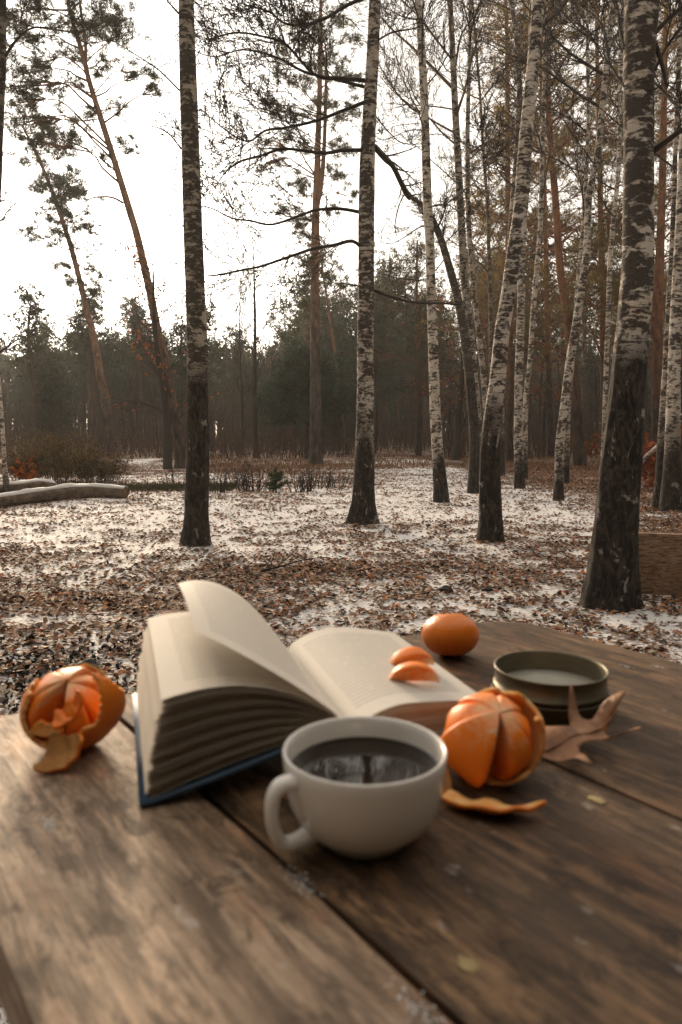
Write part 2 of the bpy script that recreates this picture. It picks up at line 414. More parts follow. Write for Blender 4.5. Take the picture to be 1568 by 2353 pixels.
blades('grass', gx, gy, .07, M_grass, 'low dull green grass strip behind the fallen log', w=.008)
n = 26000; gx = rng.uniform(-16, 17, n); gy = rng.uniform(17.5, 31, n); kk = fbm(gx*.4, gy*.6, 0, 5, 2) > .5
blades('dry_grass', gx[kk], gy[kk], .12, M_drygrass, 'rusty dry grass and leaves along the edge of the wood', w=.015)

# ------------------------------------------------------------------ trees
def px_path(spec, Y=None):
    b = PZ(spec[0][0], spec[0][1], 0.0)
    if Y is None: Y = b.y
    pts, rad = [], []
    for k, (px, py, w) in enumerate(spec):
        p = PY(px, py, Y)
        if k == 0: p.z = gh(p.x, p.y)-.04
        pts.append(p); rad.append(w/2/FPX*depth(p))
    return pts, rad
def extend(pts, rad, H, rtop=.02, bend=.15):
    d = (pts[-1]-pts[-2]).normalized(); p = pts[-1].copy(); r = rad[-1]; n = max(2, int((H-p.z)/1.5))
    for k in range(n):
        d = (d+UP*bend+rvec()*.05).normalized(); p = p+d*((H-pts[len(rad)-1-k].z)/n if False else 1.5)
        if p.z > H+1: break
        pts.append(p.copy()); rad.append(r+(rtop-r)*(k+1)/n)
    return pts, rad
def pathat(pts, z):
    for a, b in zip(pts, pts[1:]):
        if b.z >= z: return a.lerp(b, (z-a.z)/max(1e-6, b.z-a.z)), (b-a).normalized()
    return pts[-1], UP
def birch(label, spec, mat, limbs=(), H=13, group=None, Y=None, sides=20, ring=.07, flare=1.15, rough=.05, branches=14, tw=M_twig, roots=0., name='birch_tree', bz=None, low=None, baseh=1.2, blen=2.4, lump=.05):
    pts, rad = px_path(spec, Y); npx = len(pts); vis = pts[-1].z
    root = empty(name, tuple(pts[0]), label, 'tree', group)
    pts, rad = extend(pts, rad, H)
    link('trunk', trunk_mesh('trunk', pts, rad, sides, ring, rough, lump, R.randrange(99), flare, roots, pts[0], baseh=baseh), mat, root, smooth=True)
    off = np.array(pts[0])
    for L in limbs:
        S = []
        lp, r0, r1, dy = L[:4]; kw = L[4] if len(L) > 4 else {}
        Yb = pts[0].y; lpw = []
        for i_, (px, py) in enumerate(lp): lpw.append(PY(px, py, Yb+dy*i_/(len(lp)-1)))
        limb(S, lpw, r0, r1, **kw)
        link('branch', seg_mesh('branch', S, 4, off), tw, root, smooth=True)
    S = []
    z0 = low if low is not None else max(vis*.75, 2.5)
    for k in range(branches):
        z = z0+(H-.5-z0)*(k+R.random())/branches; p, d = pathat(pts, z)
        a = R.uniform(0, 6.28); f = 1-.6*(z/H)
        grow(S, p, Vector((math.cos(a), math.sin(a), R.uniform(.5, 1.1))), blen*f*R.uniform(.6, 1.2), .012+.022*f*R.random(), 2, .04, .16, 3, 6, .5, .7)
    link('crown', seg_mesh('crown', S, 3, off), tw, root)
    return root

W_T14 = [(1400, 1392, 112), (1408, 1300, 100), (1415, 1200, 94), (1427, 1080, 90), (1438, 950, 84), (1446, 850, 78), (1458, 720, 74), (1466, 600, 70), (1468, 400, 66), (1468, 200, 67), (1472, 80, 72), (1477, -20, 78), (1490, -200, 72)]
birch('large thick birch with rugged dark foot and white upper bark beside the brown board', W_T14, m_birch('birch_bark_big', 1.5, .66, (.76, .70, .63), sc_=.9),
      limbs=[([(1504, 345), (1540, 318), (1590, 285), (1660, 250)], .022, .008, -.3, dict(kids=10, tl=.5)),
             ([(1502, 88), (1516, 130), (1528, 172), (1532, 195)], .016, .008, -.1, dict(kids=2, tl=.25)),
             ([(1506, 75), (1540, 40), (1580, 5), (1630, -40)], .014, .006, .2, dict(kids=12, tl=.5)),
             ([(1505, 160), (1530, 110), (1570, 60), (1610, 20)], .012, .005, .4, dict(kids=14, tl=.5)),
             ([(1436, 110), (1424, 60), (1418, 10), (1390, -60)], .012, .005, .4, dict(kids=14, tl=.5)),
             ([(1436, 200), (1400, 140), (1385, 60), (1330, 10)], .010, .004, .8, dict(kids=14, tl=.5))],
      H=13, sides=44, ring=.022, flare=1.22, rough=.05, roots=1.0, baseh=1.6, lump=.035)
root14 = bpy.data.objects[-1] if False else None
birch('mossy birch, darkened as backlit, standing alone to the left of the clearing, snow round its foot', [(450, 1250, 64), (452, 1180, 54), (455, 1080, 50), (456, 950, 48), (454, 820, 46), (450, 700, 45), (445, 560, 43), (440, 400, 42), (435, 250, 40), (431, 120, 38), (428, 0, 35), (424, -200, 33)],
      m_birch('birch_bark_mossy_backlit', 1.6, .62, (.60, .55, .47), dull_mix=.25),  # moss and backlit shade are both mixed into this bark colour
      limbs=[([(413, 208), (370, 165), (335, 140), (295, 115), (262, 95)], .010, .003, -.5, dict(kids=9, tl=.35, lvl=0, tw=.3)),
             ([(417, 342), (398, 318), (385, 305), (352, 291), (312, 305)], .010, .003, .3, dict(kids=8, tl=.4, lvl=0)),
             ([(424, 522), (405, 506), (390, 495), (366, 496)], .007, .003, -.3, dict(kids=4, tl=.3, lvl=0)),
             ([(410, 30), (396, 14), (384, -2), (370, -60)], .012, .004, -.3, dict(kids=8, tl=.4, lvl=0)),
             ([(428, 620), (412, 598), (400, 580), (386, 572)], .005, .002, .2, dict(kids=4, tl=.3, lvl=0))],
      H=14, sides=34, ring=.035, flare=1.15, rough=.06, roots=.8, baseh=2.2, branches=10, low=6)
KW = dict(kids=34, tl=1.15, lvl=2, tw=.34)
birch('birch with long dark crooked limbs reaching left over the clearing', [(834, 1200, 66), (836, 1150, 50), (838, 1050, 44), (840, 950, 41), (840, 820, 38), (841, 700, 37), (842, 560, 37), (844, 400, 36), (850, 250, 32), (857, 120, 28), (862, 0, 27), (868, -200, 26)],
      m_birch('birch_bark_limbs', 1.0, .62, (.70, .65, .58)),
      limbs=[([(858, -10), (820, 2), (784, 20), (748, 42), (700, 57), (655, 54), (620, 28), (560, 10)], 0.022, .008, -.6, KW),
             ([(840, 185), (784, 180), (730, 175), (690, 138), (655, 100), (610, 85), (545, 75), (480, 90)], 0.025, .006, -1.0, KW),
             ([(838, 200), (770, 182), (700, 165), (650, 138), (600, 120), (550, 115), (500, 130), (465, 125)], 0.019, .005, .8, KW),
             ([(838, 235), (784, 256), (725, 278), (655, 294), (610, 300), (570, 325), (520, 300), (462, 250)], 0.021, .005, -.4, KW),
             ([(838, 345), (784, 346), (740, 352), (655, 342), (600, 358), (550, 372), (515, 400), (490, 440)], 0.022, .005, -1.2, KW),
             ([(838, 490), (784, 480), (730, 482), (690, 495), (625, 516), (575, 507), (535, 502), (490, 480), (463, 474)], 0.020, .006, .4, dict(kids=30, tl=.8, lvl=2, tw=.3)),
             ([(836, 574), (810, 554), (770, 563), (720, 572), (665, 590), (600, 612), (550, 622), (500, 632), (475, 634)], 0.022, .007, -.8, dict(kids=30, tl=.8, lvl=2, tw=.3, down=.4)),
             ([(836, 660), (812, 655), (780, 650)], .012, .004, -.2, dict(kids=4, tl=.3)),
             ([(862, 340), (884, 365), (904, 385), (930, 440), (940, 455)], .035, .028, .4, dict(kids=8, tl=.8)),
             ([(862, 668), (900, 682), (950, 695), (1010, 697), (1060, 700)], .020, .010, .6, dict(kids=10, tl=.6)),
             ([(858, 100), (900, 75), (950, 66), (980, 52)], .014, .004, -.4, dict(kids=14, tl=.8)),
             ([(858, 260), (900, 310), (930, 330), (990, 330)], .012, .004, .8, dict(kids=14, tl=.8))],
      H=14, sides=30, ring=.04, flare=1.25, rough=.05, roots=.9, baseh=1.3, branches=16, low=5.5, blen=3.2)
birch('slim pale birch with a scar near its foot, right of the snowy path', [(1016, 1153, 36), (1012, 1100, 30), (1005, 1020, 26), (1000, 930, 25), (996, 800, 23), (992, 700, 22), (988, 560, 21), (982, 450, 21), (976, 250, 19), (966, 60, 17), (960, -20, 16), (950, -250, 15)],
      m_birch('birch_bark_slim', .7, .36, (0.75, 0.70, 0.61)),
      limbs=[([(966, 45), (930, 40), (890, 20), (860, 10)], .014, .004, -.4, dict(kids=14, tl=.9, lvl=2)),
             ([(985, 300), (940, 300), (890, 320), (868, 318)], .010, .003, .5, dict(kids=12, tl=.8, lvl=2)),
             ([(978, 200), (1010, 160), (1040, 110), (1085, 60)], .012, .004, .5, dict(kids=14, tl=.9, lvl=2))],
      H=15, sides=24, ring=.05, flare=1.08, rough=.04, branches=18, low=4.5, baseh=.7)
birch('dark arching tree bent over towards the crooked-limbed birch', [(1089, 1129, 30), (1091, 1024, 24), (1085, 924, 23), (1072, 799, 22), (1054, 694, 20), (1026, 590, 18), (1004, 525, 17), (976, 478, 16), (934, 440, 14), (904, 382, 12), (880, 352, 10), (862, 332, 8)],
      m_birch('dark_arching_bark', 2.2, .75, (.22, .20, .17), dull_mix=.3),
      limbs=[([(934, 440), (918, 470), (908, 520), (918, 560)], .016, .006, -.3, dict(kids=10, tl=.7)),
             ([(976, 478), (1020, 470), (1045, 480), (1090, 520)], .016, .006, .4, dict(kids=12, tl=.9)),
             ([(1004, 525), (970, 520), (930, 545), (900, 560), (870, 555)], .014, .005, .4, dict(kids=12, tl=.8)),
             ([(1026, 590), (980, 640), (920, 640), (880, 630)], .012, .005, .4, dict(kids=12, tl=.8, down=.3))],
      H=5, sides=18, ring=.06, flare=1.08, branches=10, low=4, name='leaning_tree', blen=1.6)
birch('tall birch with upswept forking branches behind the arching tree', [(1106, 1125, 26), (1103, 1050, 22), (1097, 950, 20), (1088, 850, 19), (1076, 720, 19), (1067, 632, 18), (1061, 525, 17), (1056, 425, 17), (1049, 300, 16), (1044, 200, 15), (1041, 125, 14), (1035, 0, 12), (1030, -200, 10)],
      m_birch('birch_bark_forking', .9, .45, (0.55, 0.50, 0.44)),
      limbs=[([(1040, 202), (994, 155), (949, 110), (899, 65), (869, 30)], .030, .010, .8, dict(kids=16, tl=1.4, lvl=2, up=.1)),
             ([(1043, 142), (1014, 105), (984, 65), (954, 30), (915, -10)], .026, .009, -.5, dict(kids=16, tl=1.4, lvl=2, up=.1)),
             ([(1046, 160), (1059, 85), (1084, 45), (1124, -5)], .022, .008, .5, dict(kids=16, tl=1.4, lvl=2, up=.1)),
             ([(1049, 307), (999, 280), (949, 245), (904, 210), (874, 175)], .020, .006, -.8, dict(kids=18, tl=1.2, lvl=2)),
             ([(1047, 252), (1000, 245), (934, 240), (884, 237)], .015, .004, .6, dict(kids=14, tl=1.1, lvl=2)),
             ([(1060, 440), (1090, 420), (1120, 380), (1150, 370)], .012, .004, .6, dict(kids=14, tl=1., lvl=2))],
      H=17, sides=18, ring=.07, branches=22, low=5, tw=M_twig_pale, blen=3.)
birch('thin birch pole just right of the arching tree trunk', [(1124, 1112, 18), (1120, 1000, 14), (1114, 899, 14), (1104, 790, 13), (1094, 710, 13), (1084, 600, 12), (1076, 480, 11), (1075, 300, 10), (1080, 100, 8), (1084, -80, 7)],
      m_birch('birch_bark_pole', .9, .45, (0.55, 0.50, 0.44)), H=14, sides=14, ring=.1, branches=16, low=5, name='birch_tree')
birch('sapling with fine feathery upright twigs against the pale sky', [(1134, 1085, 14), (1130, 900, 12), (1128, 724, 10), (1124, 580, 9), (1119, 450, 8), (1111, 350, 7), (1104, 225, 6), (1092, 80, 5), (1086, 0, 4)],
      m_birch('sapling_bark', 1.5, .6, (.30, .26, .22)), H=13, sides=10, ring=.15, branches=34, low=3.0, tw=M_twig_pale, blen=2.)
birch('leaning birch with a black lower trunk and bold white upper bark', [(1128, 1245, 60), (1128, 1200, 52), (1126, 1100, 49), (1130, 1000, 44), (1136, 930, 40), (1144, 874, 38), (1154, 764, 35), (1169, 674, 34), (1182, 574, 33), (1197, 475, 33), (1208, 325, 31), (1220, 200, 29), (1230, 100, 28), (1237, 0, 28), (1248, -200, 26)],
      m_birch('birch_bark_leaning', 1.15, .45, (.78, .72, .65)),
      limbs=[([(1232, 120), (1250, 60), (1290, 20), (1330, -40)], .018, .006, .4, dict(kids=12, tl=.8)),
             ([(1195, 440), (1150, 400), (1130, 350), (1090, 310)], .008, .003, .3, dict(kids=12, tl=.5, lvl=2))],
      H=14, sides=32, ring=.032, flare=1.08, baseh=1.2, rough=.05, branches=10, low=6)
birch('slim dark-flecked birch passing behind the leaning birch', [(1153, 1092, 16), (1152, 960, 15), (1160, 800, 15), (1168, 650, 15), (1177, 500, 15), (1185, 400, 14), (1191, 300, 14), (1194, 200, 13), (1189, 100, 12), (1176, 0, 11), (1165, -150, 9)],
      m_birch('birch_bark_flecked', 1., .62, (0.53, 0.47, 0.41)), H=17, sides=14, ring=.1, branches=20, low=6)
birch('straight banded birch in front of a thinner one, near the middle right', [(1195, 1120, 24), (1192, 1040, 20), (1191, 974, 20), (1194, 824, 19), (1198, 700, 18), (1200, 574, 17), (1206, 450, 15), (1215, 250, 13), (1222, 0, 11)],
      m_birch('birch_bark_banded', .55, .45, (0.75, 0.69, 0.61)), H=14, sides=18, ring=.06, branches=16, low=5)
birch('thin birch close behind the straight banded birch', [(1206, 1100, 15), (1206, 1024, 13), (1210, 900, 12), (1219, 824, 12), (1225, 724, 12), (1236, 600, 12), (1243, 500, 11), (1247, 325, 10), (1252, 150, 9), (1256, 0, 8)],
      m_birch('birch_bark_thin', .5, .45, (0.70, 0.64, 0.56)), H=15, sides=14, ring=.1, branches=16, low=5)
birch('birch leaning to the right with a bare white lower stem', [(1284, 1146, 25), (1285, 1100, 20), (1286, 1024, 20), (1299, 924, 20), (1311, 824, 19), (1324, 749, 18), (1339, 649, 17), (1349, 574, 16), (1354, 450, 15), (1374, 350, 15), (1384, 250, 14), (1394, 150, 13), (1409, 0, 12), (1425, -180, 11)],
      m_birch('birch_bark_right_lean', .45, .50, (0.72, 0.66, 0.59)),
      limbs=[([(1394, 150), (1360, 90), (1310, 60), (1270, 40)], .012, .004, .3, dict(kids=16, tl=1., lvl=2))],
      H=16, sides=20, ring=.055, branches=18, low=4.5)
birch('thin birch tucked behind the foot of the right-leaning birch', [(1301, 1110, 15), (1303, 1024, 13), (1308, 900, 13), (1318, 800, 12), (1330, 640, 11), (1342, 500, 9), (1352, 300, 8), (1350, 100, 7)],
      m_birch('birch_bark_tucked', .5, .5, (0.68, 0.61, 0.54)), H=12, sides=12, ring=.1, branches=12, low=5)
birch('slender white birch half hidden by the large thick birch', [(1386, 1096, 14), (1389, 990, 11), (1393, 850, 11), (1397, 750, 11), (1404, 574, 11), (1419, 420, 10), (1424, 325, 10), (1427, 150, 9), (1430, 0, 8)],
      m_birch('birch_bark_slender', .3, .45, (0.75, 0.69, 0.61)), H=14, sides=12, ring=.1, branches=18, low=5)
birch('birch at the right edge with dark foot, in front of a leaning white stem', [(1545, 1172, 58), (1545, 1100, 42), (1546, 1024, 34), (1549, 874, 29), (1554, 724, 26), (1562, 574, 24), (1572, 350, 22), (1585, 100, 20)],
      m_birch('birch_bark_edge', .95, .36, (0.76, 0.70, 0.63)), H=15, sides=24, ring=.05, branches=16, low=4.5, flare=1.08)
birch('grey birch stem just left of the birch at the right edge', [(1516, 1165, 34), (1520, 1080, 24), (1524, 960, 18), (1530, 850, 15), (1536, 720, 13), (1545, 560, 12), (1552, 350, 10)],
      m_birch('birch_bark_grey', 1.0, .5, (0.62, 0.56, 0.49)), H=13, sides=16, ring=.07, branches=14, low=4)
birch('big dim birch trunk cut off by the upper left edge', [(-75, 1300, 60), (-62, 1100, 52), (-50, 900, 50), (-38, 700, 48), (-24, 500, 46), (-14, 300, 42), (-8, 150, 42), (-6, 0, 40), (-2, -200, 36)],
      m_birch('birch_bark_dim', 2., .6, (.32, .29, .26), dull_mix=.3),
      limbs=[([(12, 130), (40, 90), (70, 66), (110, 62)], .012, .004, .3, dict(kids=8, tl=.5))], H=13, sides=28, ring=.05, branches=8, low=6)
birch('young thin birch at the left edge beside the brown bush', [(17, 1138, 15), (11, 1070, 11), (6, 984, 10), (-4, 860, 9), (-16, 700, 8), (-26, 560, 7)],
      m_birch('birch_bark_young', .3, .35, (0.69, 0.62, 0.55)), H=6, sides=12, ring=.08, branches=8, low=2.2, blen=1.0)
# leaning white stem and oak sapling by the right edge
S = []
r_ = PZ(1462, 1092, 0); stem = [PY(1466, 1072, 11.), PY(1490, 1045, 10.9), PY(1516, 1022, 10.8), PY(1545, 985, 10.7), PY(1575, 950, 10.6)]
rt = empty('fallen_birch_stem', tuple(stem[0]), 'white birch stem leaning low behind the orange oak leaves at right', 'fallen stem')
link('trunk', trunk_mesh('trunk', stem, [.035, .045, .045, .05, .05], 10, .06, .03, .04, 4, 1.0, 0, stem[0]), m_birch('birch_bark_stem', -3, .3, (0.76, 0.70, 0.63)), rt, smooth=True)

# pines
def pad_tufts(c, r, n, flat=.55):
    k = R.randint(9, 14); subs = [c+Vector((R.gauss(0, .74)*r, R.gauss(0, .74)*r, R.gauss(0, .55)*r*flat*1.8)) for _ in range(k)]
    out = []
    for _ in range(n):
        s = R.choice(subs); q = rvec()*R.random()**.5*r*.56; q.z *= flat
        out.append(tuple(s+q))
    return out, subs
def pine(label, spec, pads, bark, needle, Y=None, H=None, group=None, name='pine_tree', tuft=.12, nt=70, k=7, sides=16, w=.15, dead=6, fork=None, yspread=1.0, upb=.3):
    pts, rad = px_path(spec, Y); Yb = pts[0].y
    if H: pts, rad = extend(pts, rad, H, bend=.05)
    root = empty(name, tuple(pts[0]), label, 'tree', group); off = np.array(pts[0])
    link('trunk', trunk_mesh('trunk', pts, rad, sides, .12, .05, .04, R.randrange(99), 1.1, .3, pts[0], baseh=3), bark, root, smooth=True)
    S = []; cen = []
    for pd in pads:
        if len(pd) == 3:
            px, py, pr = pd; c = PY(px, py, Yb); r = pr/FPX*depth(c); c.y += R.uniform(-1, 1)*yspread*r*1.8
        else: c, r = Vector(pd[0]), pd[1]
        tf, subs = pad_tufts(c, r, int(nt*2.3*(r/.55)**1.6)+12); cen += tf
        zt = c.z-R.uniform(.1, .9)*((c-pathat(pts, c.z)[0]).length*.5+.3)
        a, d = pathat(pts, min(max(zt, pts[0].z+.5), pts[-1].z-.1))
        mid = a.lerp(c, .5)+UP*R.uniform(-.05, .22)*(c-a).length+rvec()*.12*(c-a).length
        path = smooth_path([a, a.lerp(mid, .55)+rvec()*.05, mid, c], 3); L = (c-a).length; rb = .012+.016*min(L, 2.5)*.6
        for i_ in range(len(path)-1):
            f = i_/(len(path)-1); S.append((tuple(path[i_]), tuple(path[i_+1]), rb*(1-.7*f), rb*(1-.7*(i_+1)/(len(path)-1))))
        for s in subs:
            m_ = path[-3].lerp(s, .5)+rvec()*.08; S.append((tuple(path[-3]), tuple(m_), rb*.4, rb*.28)); S.append((tuple(m_), tuple(s), rb*.28, .004))
    for _ in range(dead):
        z = R.uniform(pts[0].z+1.5, pts[-1].z*.6); p, d = pathat(pts, z); a_ = R.uniform(0, 6.28)
        grow(S, p, Vector((math.cos(a_), math.sin(a_), R.uniform(-.2, .3))), R.uniform(.3, 1.), .012, 0, 0, .2, 1, 4)
    if fork:
        fp, fr = px_path(fork, Yb); fp[0] = PY(fork[0][0], fork[0][1], Yb); fr = [f[2]/2/FPX*depth(p) for f, p in zip(fork, fp)]
        link('fork', trunk_mesh('fork', fp, fr, 10, .12, .03, .04, 3, 1.0, 0, pts[0]), bark, root, smooth=True)
    tag(link('branches', seg_mesh('branches', S, 4, off), bark, root, smooth=True), kind='stuff')
    link('crown', needle_mesh('crown', cen, tuft, k, w, upb, off), needle, root)
    return root
padsP2 = [(140, 20, 45), (80, 30, 40), (190, 25, 40), (235, 15, 32), (60, 90, 42), (120, 95, 38), (255, 60, 36), (290, 72, 28), (40, 135, 36), (100, 150, 32), (280, 100, 24), (60, 190, 36), (30, 222, 28), (110, 215, 30), (150, 170, 28), (70, 250, 30), (150, 262, 30), (110, 292, 26), (60, 305, 26), (262, 245, 24), (335, 170, 26), (362, 200, 20), (316, 180, 18), (235, 178, 18), (288, 315, 18), (208, 258, 20), (100, 340, 22), (170, 335, 20), (235, 362, 16), (300, 345, 12), (215, 70, 30), (160, 60, 35), (20, 60, 30), (10, 10, 40), (245, 130, 22), (120, -40, 45), (180, -50, 45), (60, -50, 45), (240, -45, 35)]
pine('tall leaning pine with sparse branches and one curved bare lower limb, upper left', [(415, 1076, 26), (411, 1010, 23), (396, 924, 22), (384, 850, 21), (370, 790, 20), (358, 740, 20), (347, 680, 19), (335, 625, 18), (315, 540, 17), (300, 490, 17), (285, 440, 16), (260, 360, 15), (230, 265, 14), (205, 185, 12), (192, 130, 11), (165, 40, 9), (145, -60, 7)],
     padsP2, M_pinebark_pale, M_needle_g, nt=150, tuft=.13, k=11, w=.09, fork=[(198, 150, 8), (196, 90, 7), (188, 40, 6), (180, -30, 5)])
# its curved bare limb
S = []; Yp = PZ(415, 1076, 0).y
limb(S, [PY(x, y, Yp-.1) for x, y in [(283, 466), (262, 455), (240, 452), (212, 455), (188, 469)]], .035, .015, kids=0)
pr = [o for o in C.objects if o.name == 'pine_tree'][0]
link('limb', seg_mesh('limb', S, 6, np.array(pr.location)), M_pinebark_pale, pr, smooth=True)
padsP1 = [(40, 240, 26), (60, 290, 34), (90, 330, 34), (60, 352, 26), (100, 382, 32), (140, 352, 30), (180, 332, 22), (140, 412, 34), (100, 442, 30), (160, 470, 34), (190, 492, 22), (80, 482, 26), (120, 502, 30), (200, 522, 18), (60, 532, 18), (170, 542, 26), (210, 582, 18), (120, 562, 20), (132, 600, 18), (200, 612, 16), (222, 632, 14), (150, 642, 16), (190, 652, 18), (232, 662, 18), (120, 320, 26), (80, 420, 20), (150, 440, 26), (130, 470, 26), (180, 440, 20)]
pine('slimmer leaning pine with dark tufted crown glowing at its lower edge, left', [(260, 1050, 28), (254, 1000, 24), (245, 949, 22), (240, 905, 20), (232, 874, 19), (224, 820, 17), (215, 774, 16), (200, 714, 14), (181, 634, 13), (165, 574, 12), (145, 510, 11), (120, 440, 10), (100, 390, 8), (75, 335, 7), (52, 290, 5)],
     padsP1, M_pinebark_pale, M_needle_g, nt=140, tuft=.15, k=11, w=.09, yspread=1.2)
padsP3 = [(690, 30, 28), (740, 20, 32), (780, 40, 28), (700, 80, 28), (760, 90, 32), (800, 100, 22), (680, 110, 22), (650, 140, 22), (720, 150, 30), (780, 160, 30), (640, 190, 22), (690, 200, 26), (750, 220, 26), (810, 200, 18), (620, 240, 22), (660, 260, 26), (720, 270, 24), (780, 280, 24), (640, 300, 20), (700, 320, 24), (610, 342, 18), (640, 362, 16), (602, 386, 12), (690, 402, 22), (762, 382, 20), (792, 402, 16), (680, 442, 24), (650, 482, 22), (690, 502, 22), (700, 542, 20), (682, 522, 16), (762, 482, 14), (710, 602, 14), (762, 622, 18), (792, 652, 14), (702, 652, 14), (700, 700, 12), (740, -30, 30), (770, 320, 20), (800, 350, 18), (815, 260, 20), (805, 440, 16)]
pine('straight forked pine standing behind the crooked-limbed birch', [(727, 1068, 34), (726, 1000, 28), (726, 900, 24), (725, 800, 22), (724, 700, 20), (724, 600, 19), (726, 500, 18), (729, 400, 15), (732, 300, 13), (735, 200, 11), (736, 100, 9), (738, 0, 7)],
     padsP3, m_pinebark('pine_bark_centre', (.06, .045, .036), (.24, .125, .07), 3., 7), M_needle_g, nt=140, tuft=.13, k=11, w=.09, fork=[(729, 470, 14), (740, 410, 11), (746, 320, 9), (749, 220, 7), (750, 120, 5)])
# dense young pine with dark green skirts in front of that one
pads = []
for k in range(70):
    f = R.random()**.8; y = 790+175*f; xw = 26+70*min(1, f*1.4); pads.append((712+R.uniform(-1, 1)*xw, y+R.uniform(-6, 6), R.uniform(14, 24)))
pine('dense dark green young pine spreading in front of the forked pine', [(706, 1046, 12), (706, 900, 10), (706, 786, 6)], pads, M_pinebark, M_needle_d, Y=27, nt=60, tuft=.17, w=.2, dead=0, name='young_pine', yspread=1.5)
def crown_pads(Yb, spec, ztop, zlow, rmax, n, rp=(.45, .8), one=None):
    pts, _ = px_path(spec, Yb); out = []
    for k in range(n):
        f = R.random()**.85; z = zlow+(ztop-zlow)*f; p, _d = pathat(pts, z)
        rr = rmax*(1-.75*f**1.5)*R.uniform(.25, 1.); a = R.uniform(0, 6.28)
        out.append((p+Vector((math.cos(a)*rr, math.sin(a)*rr, z-p.z)), R.uniform(*rp)*(1-.3*f)))
    return out
def wild_pine(label, xb, yb, xt, yt, wb, ztop, zlow, rmax, n, bark=M_pinebark_red, nd=M_needle_o, tuft=.15, nt=22, group=None, w=.12):
    Yb = PZ(xb, yb, 0).y; sp = [(xb, yb, wb), (xb+(xt-xb)*.25+R.uniform(-4, 4), yb+(yt-yb)*.3, wb*.8), (xb+(xt-xb)*.62, yb+(yt-yb)*.65, wb*.62), (xt, yt, wb*.42)]
    return pine(label, sp, crown_pads(Yb, sp, ztop, zlow, rmax, n), bark, nd, H=ztop, nt=nt, tuft=tuft, group=group, w=w)
p12 = [(1334, 1071, 30), (1329, 1000, 25), (1325, 930, 23), (1314, 824, 21), (1304, 724, 20), (1291, 649, 18), (1284, 574, 17), (1276, 450, 16), (1266, 340, 15), (1261, 250, 14), (1254, 100, 12), (1250, 0, 10)]
Y12 = PZ(1334, 1071, 0).y
pine('pine with a glowing orange-red trunk curving up between the right-hand birches', p12, crown_pads(Y12, p12, 14.5, 4.5, 3.2, 58, (.4, .7)), M_pinebark_red, M_needle_o, H=15, nt=50, tuft=.15)
wild_pine('ochre-tinged pine behind the slim birches, rising above the far wood', 1172, 1060, 1165, 80, 20, 16, 4.0, 2.8, 62)
wild_pine('pine filling the gap between right-leaning birch and thick birch', 1392, 1062, 1372, 100, 20, 16, 3.5, 3.0, 66)
wild_pine('ochre pine crown hanging over the right edge above the board', 1510, 1070, 1530, 60, 26, 14, 4.2, 3.2, 66)
wild_pine('reddish pine just beyond the right edge birch', 1590, 1060, 1600, 60, 24, 15, 3.2, 3.2, 60)
wild_pine('shorter green pine behind the tall forking birch', 962, 1048, 958, 640, 14, 8.6, 3.2, 2.2, 40, nd=M_needle_g, tuft=.2)
wild_pine('pine behind the glowing red trunk, its trunk thin and dark', 1268, 1050, 1240, 60, 16, 18, 4.5, 2.9, 60, bark=M_pinebark, nd=M_needle_g, tuft=.2)
wild_pine('tall green pine between thick birch and right edge birch, far back', 1462, 1046, 1470, 60, 15, 20, 4, 3.2, 66, bark=M_pinebark, nd=M_needle_g, tuft=.22)
wild_pine('small ochre pine right of the arching tree', 1120, 1050, 1122, 560, 12, 10.5, 3, 2.2, 40, tuft=.2)
wild_pine('narrow pine peeping from behind the forked pine, right of it', 800, 1045, 742, 620, 11, 9, 5.5, 1.4, 10, nd=M_needle_g, tuft=.16, bark=M_pinebark_pale)

# bare broadleaved trees of the middle distance
def bare(label, xb, yb, H, r0, lvl=3, m=M_twig, leafy=0, lean=0., spread=.75, group=None, name='bare_tree', kids=3, split=.35):
    b = PZ(xb, yb, 0); b.z = gh(b.x, b.y)
    root = empty(name, tuple(b), label, 'tree', group); off = np.array(b)
    top = b+Vector((lean*H, 0, H*.9)); pts = [b-UP*.05, b.lerp(top, .3)+rvec()*.08, b.lerp(top, .65)+rvec()*.12, top]
    link('trunk', trunk_mesh('trunk', pts, [r0*1.25, r0, r0*.6, r0*.12], 9, .3, .04, .06, R.randrange(99), 1.1, 0, b), m, root, smooth=True)
    S = []
    for k in range(int(7+H*1.8)):
        z = H*(split*.5+(1-split*.5)*.92*(k+R.random())/(7+H*1.8)); p, d = pathat(pts, b.z+z); a = R.uniform(0, 6.28); f = 1-.65*z/H
        grow(S, p, Vector((math.cos(a)*spread, math.sin(a)*spread, R.uniform(.4, 1.))), H*.30*f*R.uniform(.6, 1.2), r0*.36*f, lvl-1, .05, .2, kids, 5, .55)
    link('crown', seg_mesh('crown', S, 3, off), m, root)
    if leafy:
        en = [s[1] for s in S if s[3] < .006]; cs = [en[R.randrange(len(en))] for _ in range(leafy)]
        link('leaves', needle_mesh('leaves', np.array(cs)+rng.normal(0, .05, (len(cs), 3)), .09, 2, .7, -.4, off), M_rust, root)
    return root
bare('bare dark oak with a few rust leaves left of the lone mossy birch', 386, 1078, 6.2, .10, leafy=260, spread=1.1, lean=-.04)
bare('bare spindly tree with upright twigs above the far wood, left of the forked pine', 588, 1052, 9.2, .085, spread=.5)
bare('small forked dark tree behind the arching tree', 1049, 1056, 5.0, .13, lean=.02, leafy=160)
bare('thin white-stemmed tree against the wood at far left', 78, 1046, 5.2, .045, m=M_twig_pale, spread=.45)
bare('thin bare tree rising right of the lone mossy birch', 560, 1046, 8.6, .05, spread=.4)
bare('rusty-leaved young oak behind the forked birch group', 1010, 1046, 6.8, .07, leafy=700)
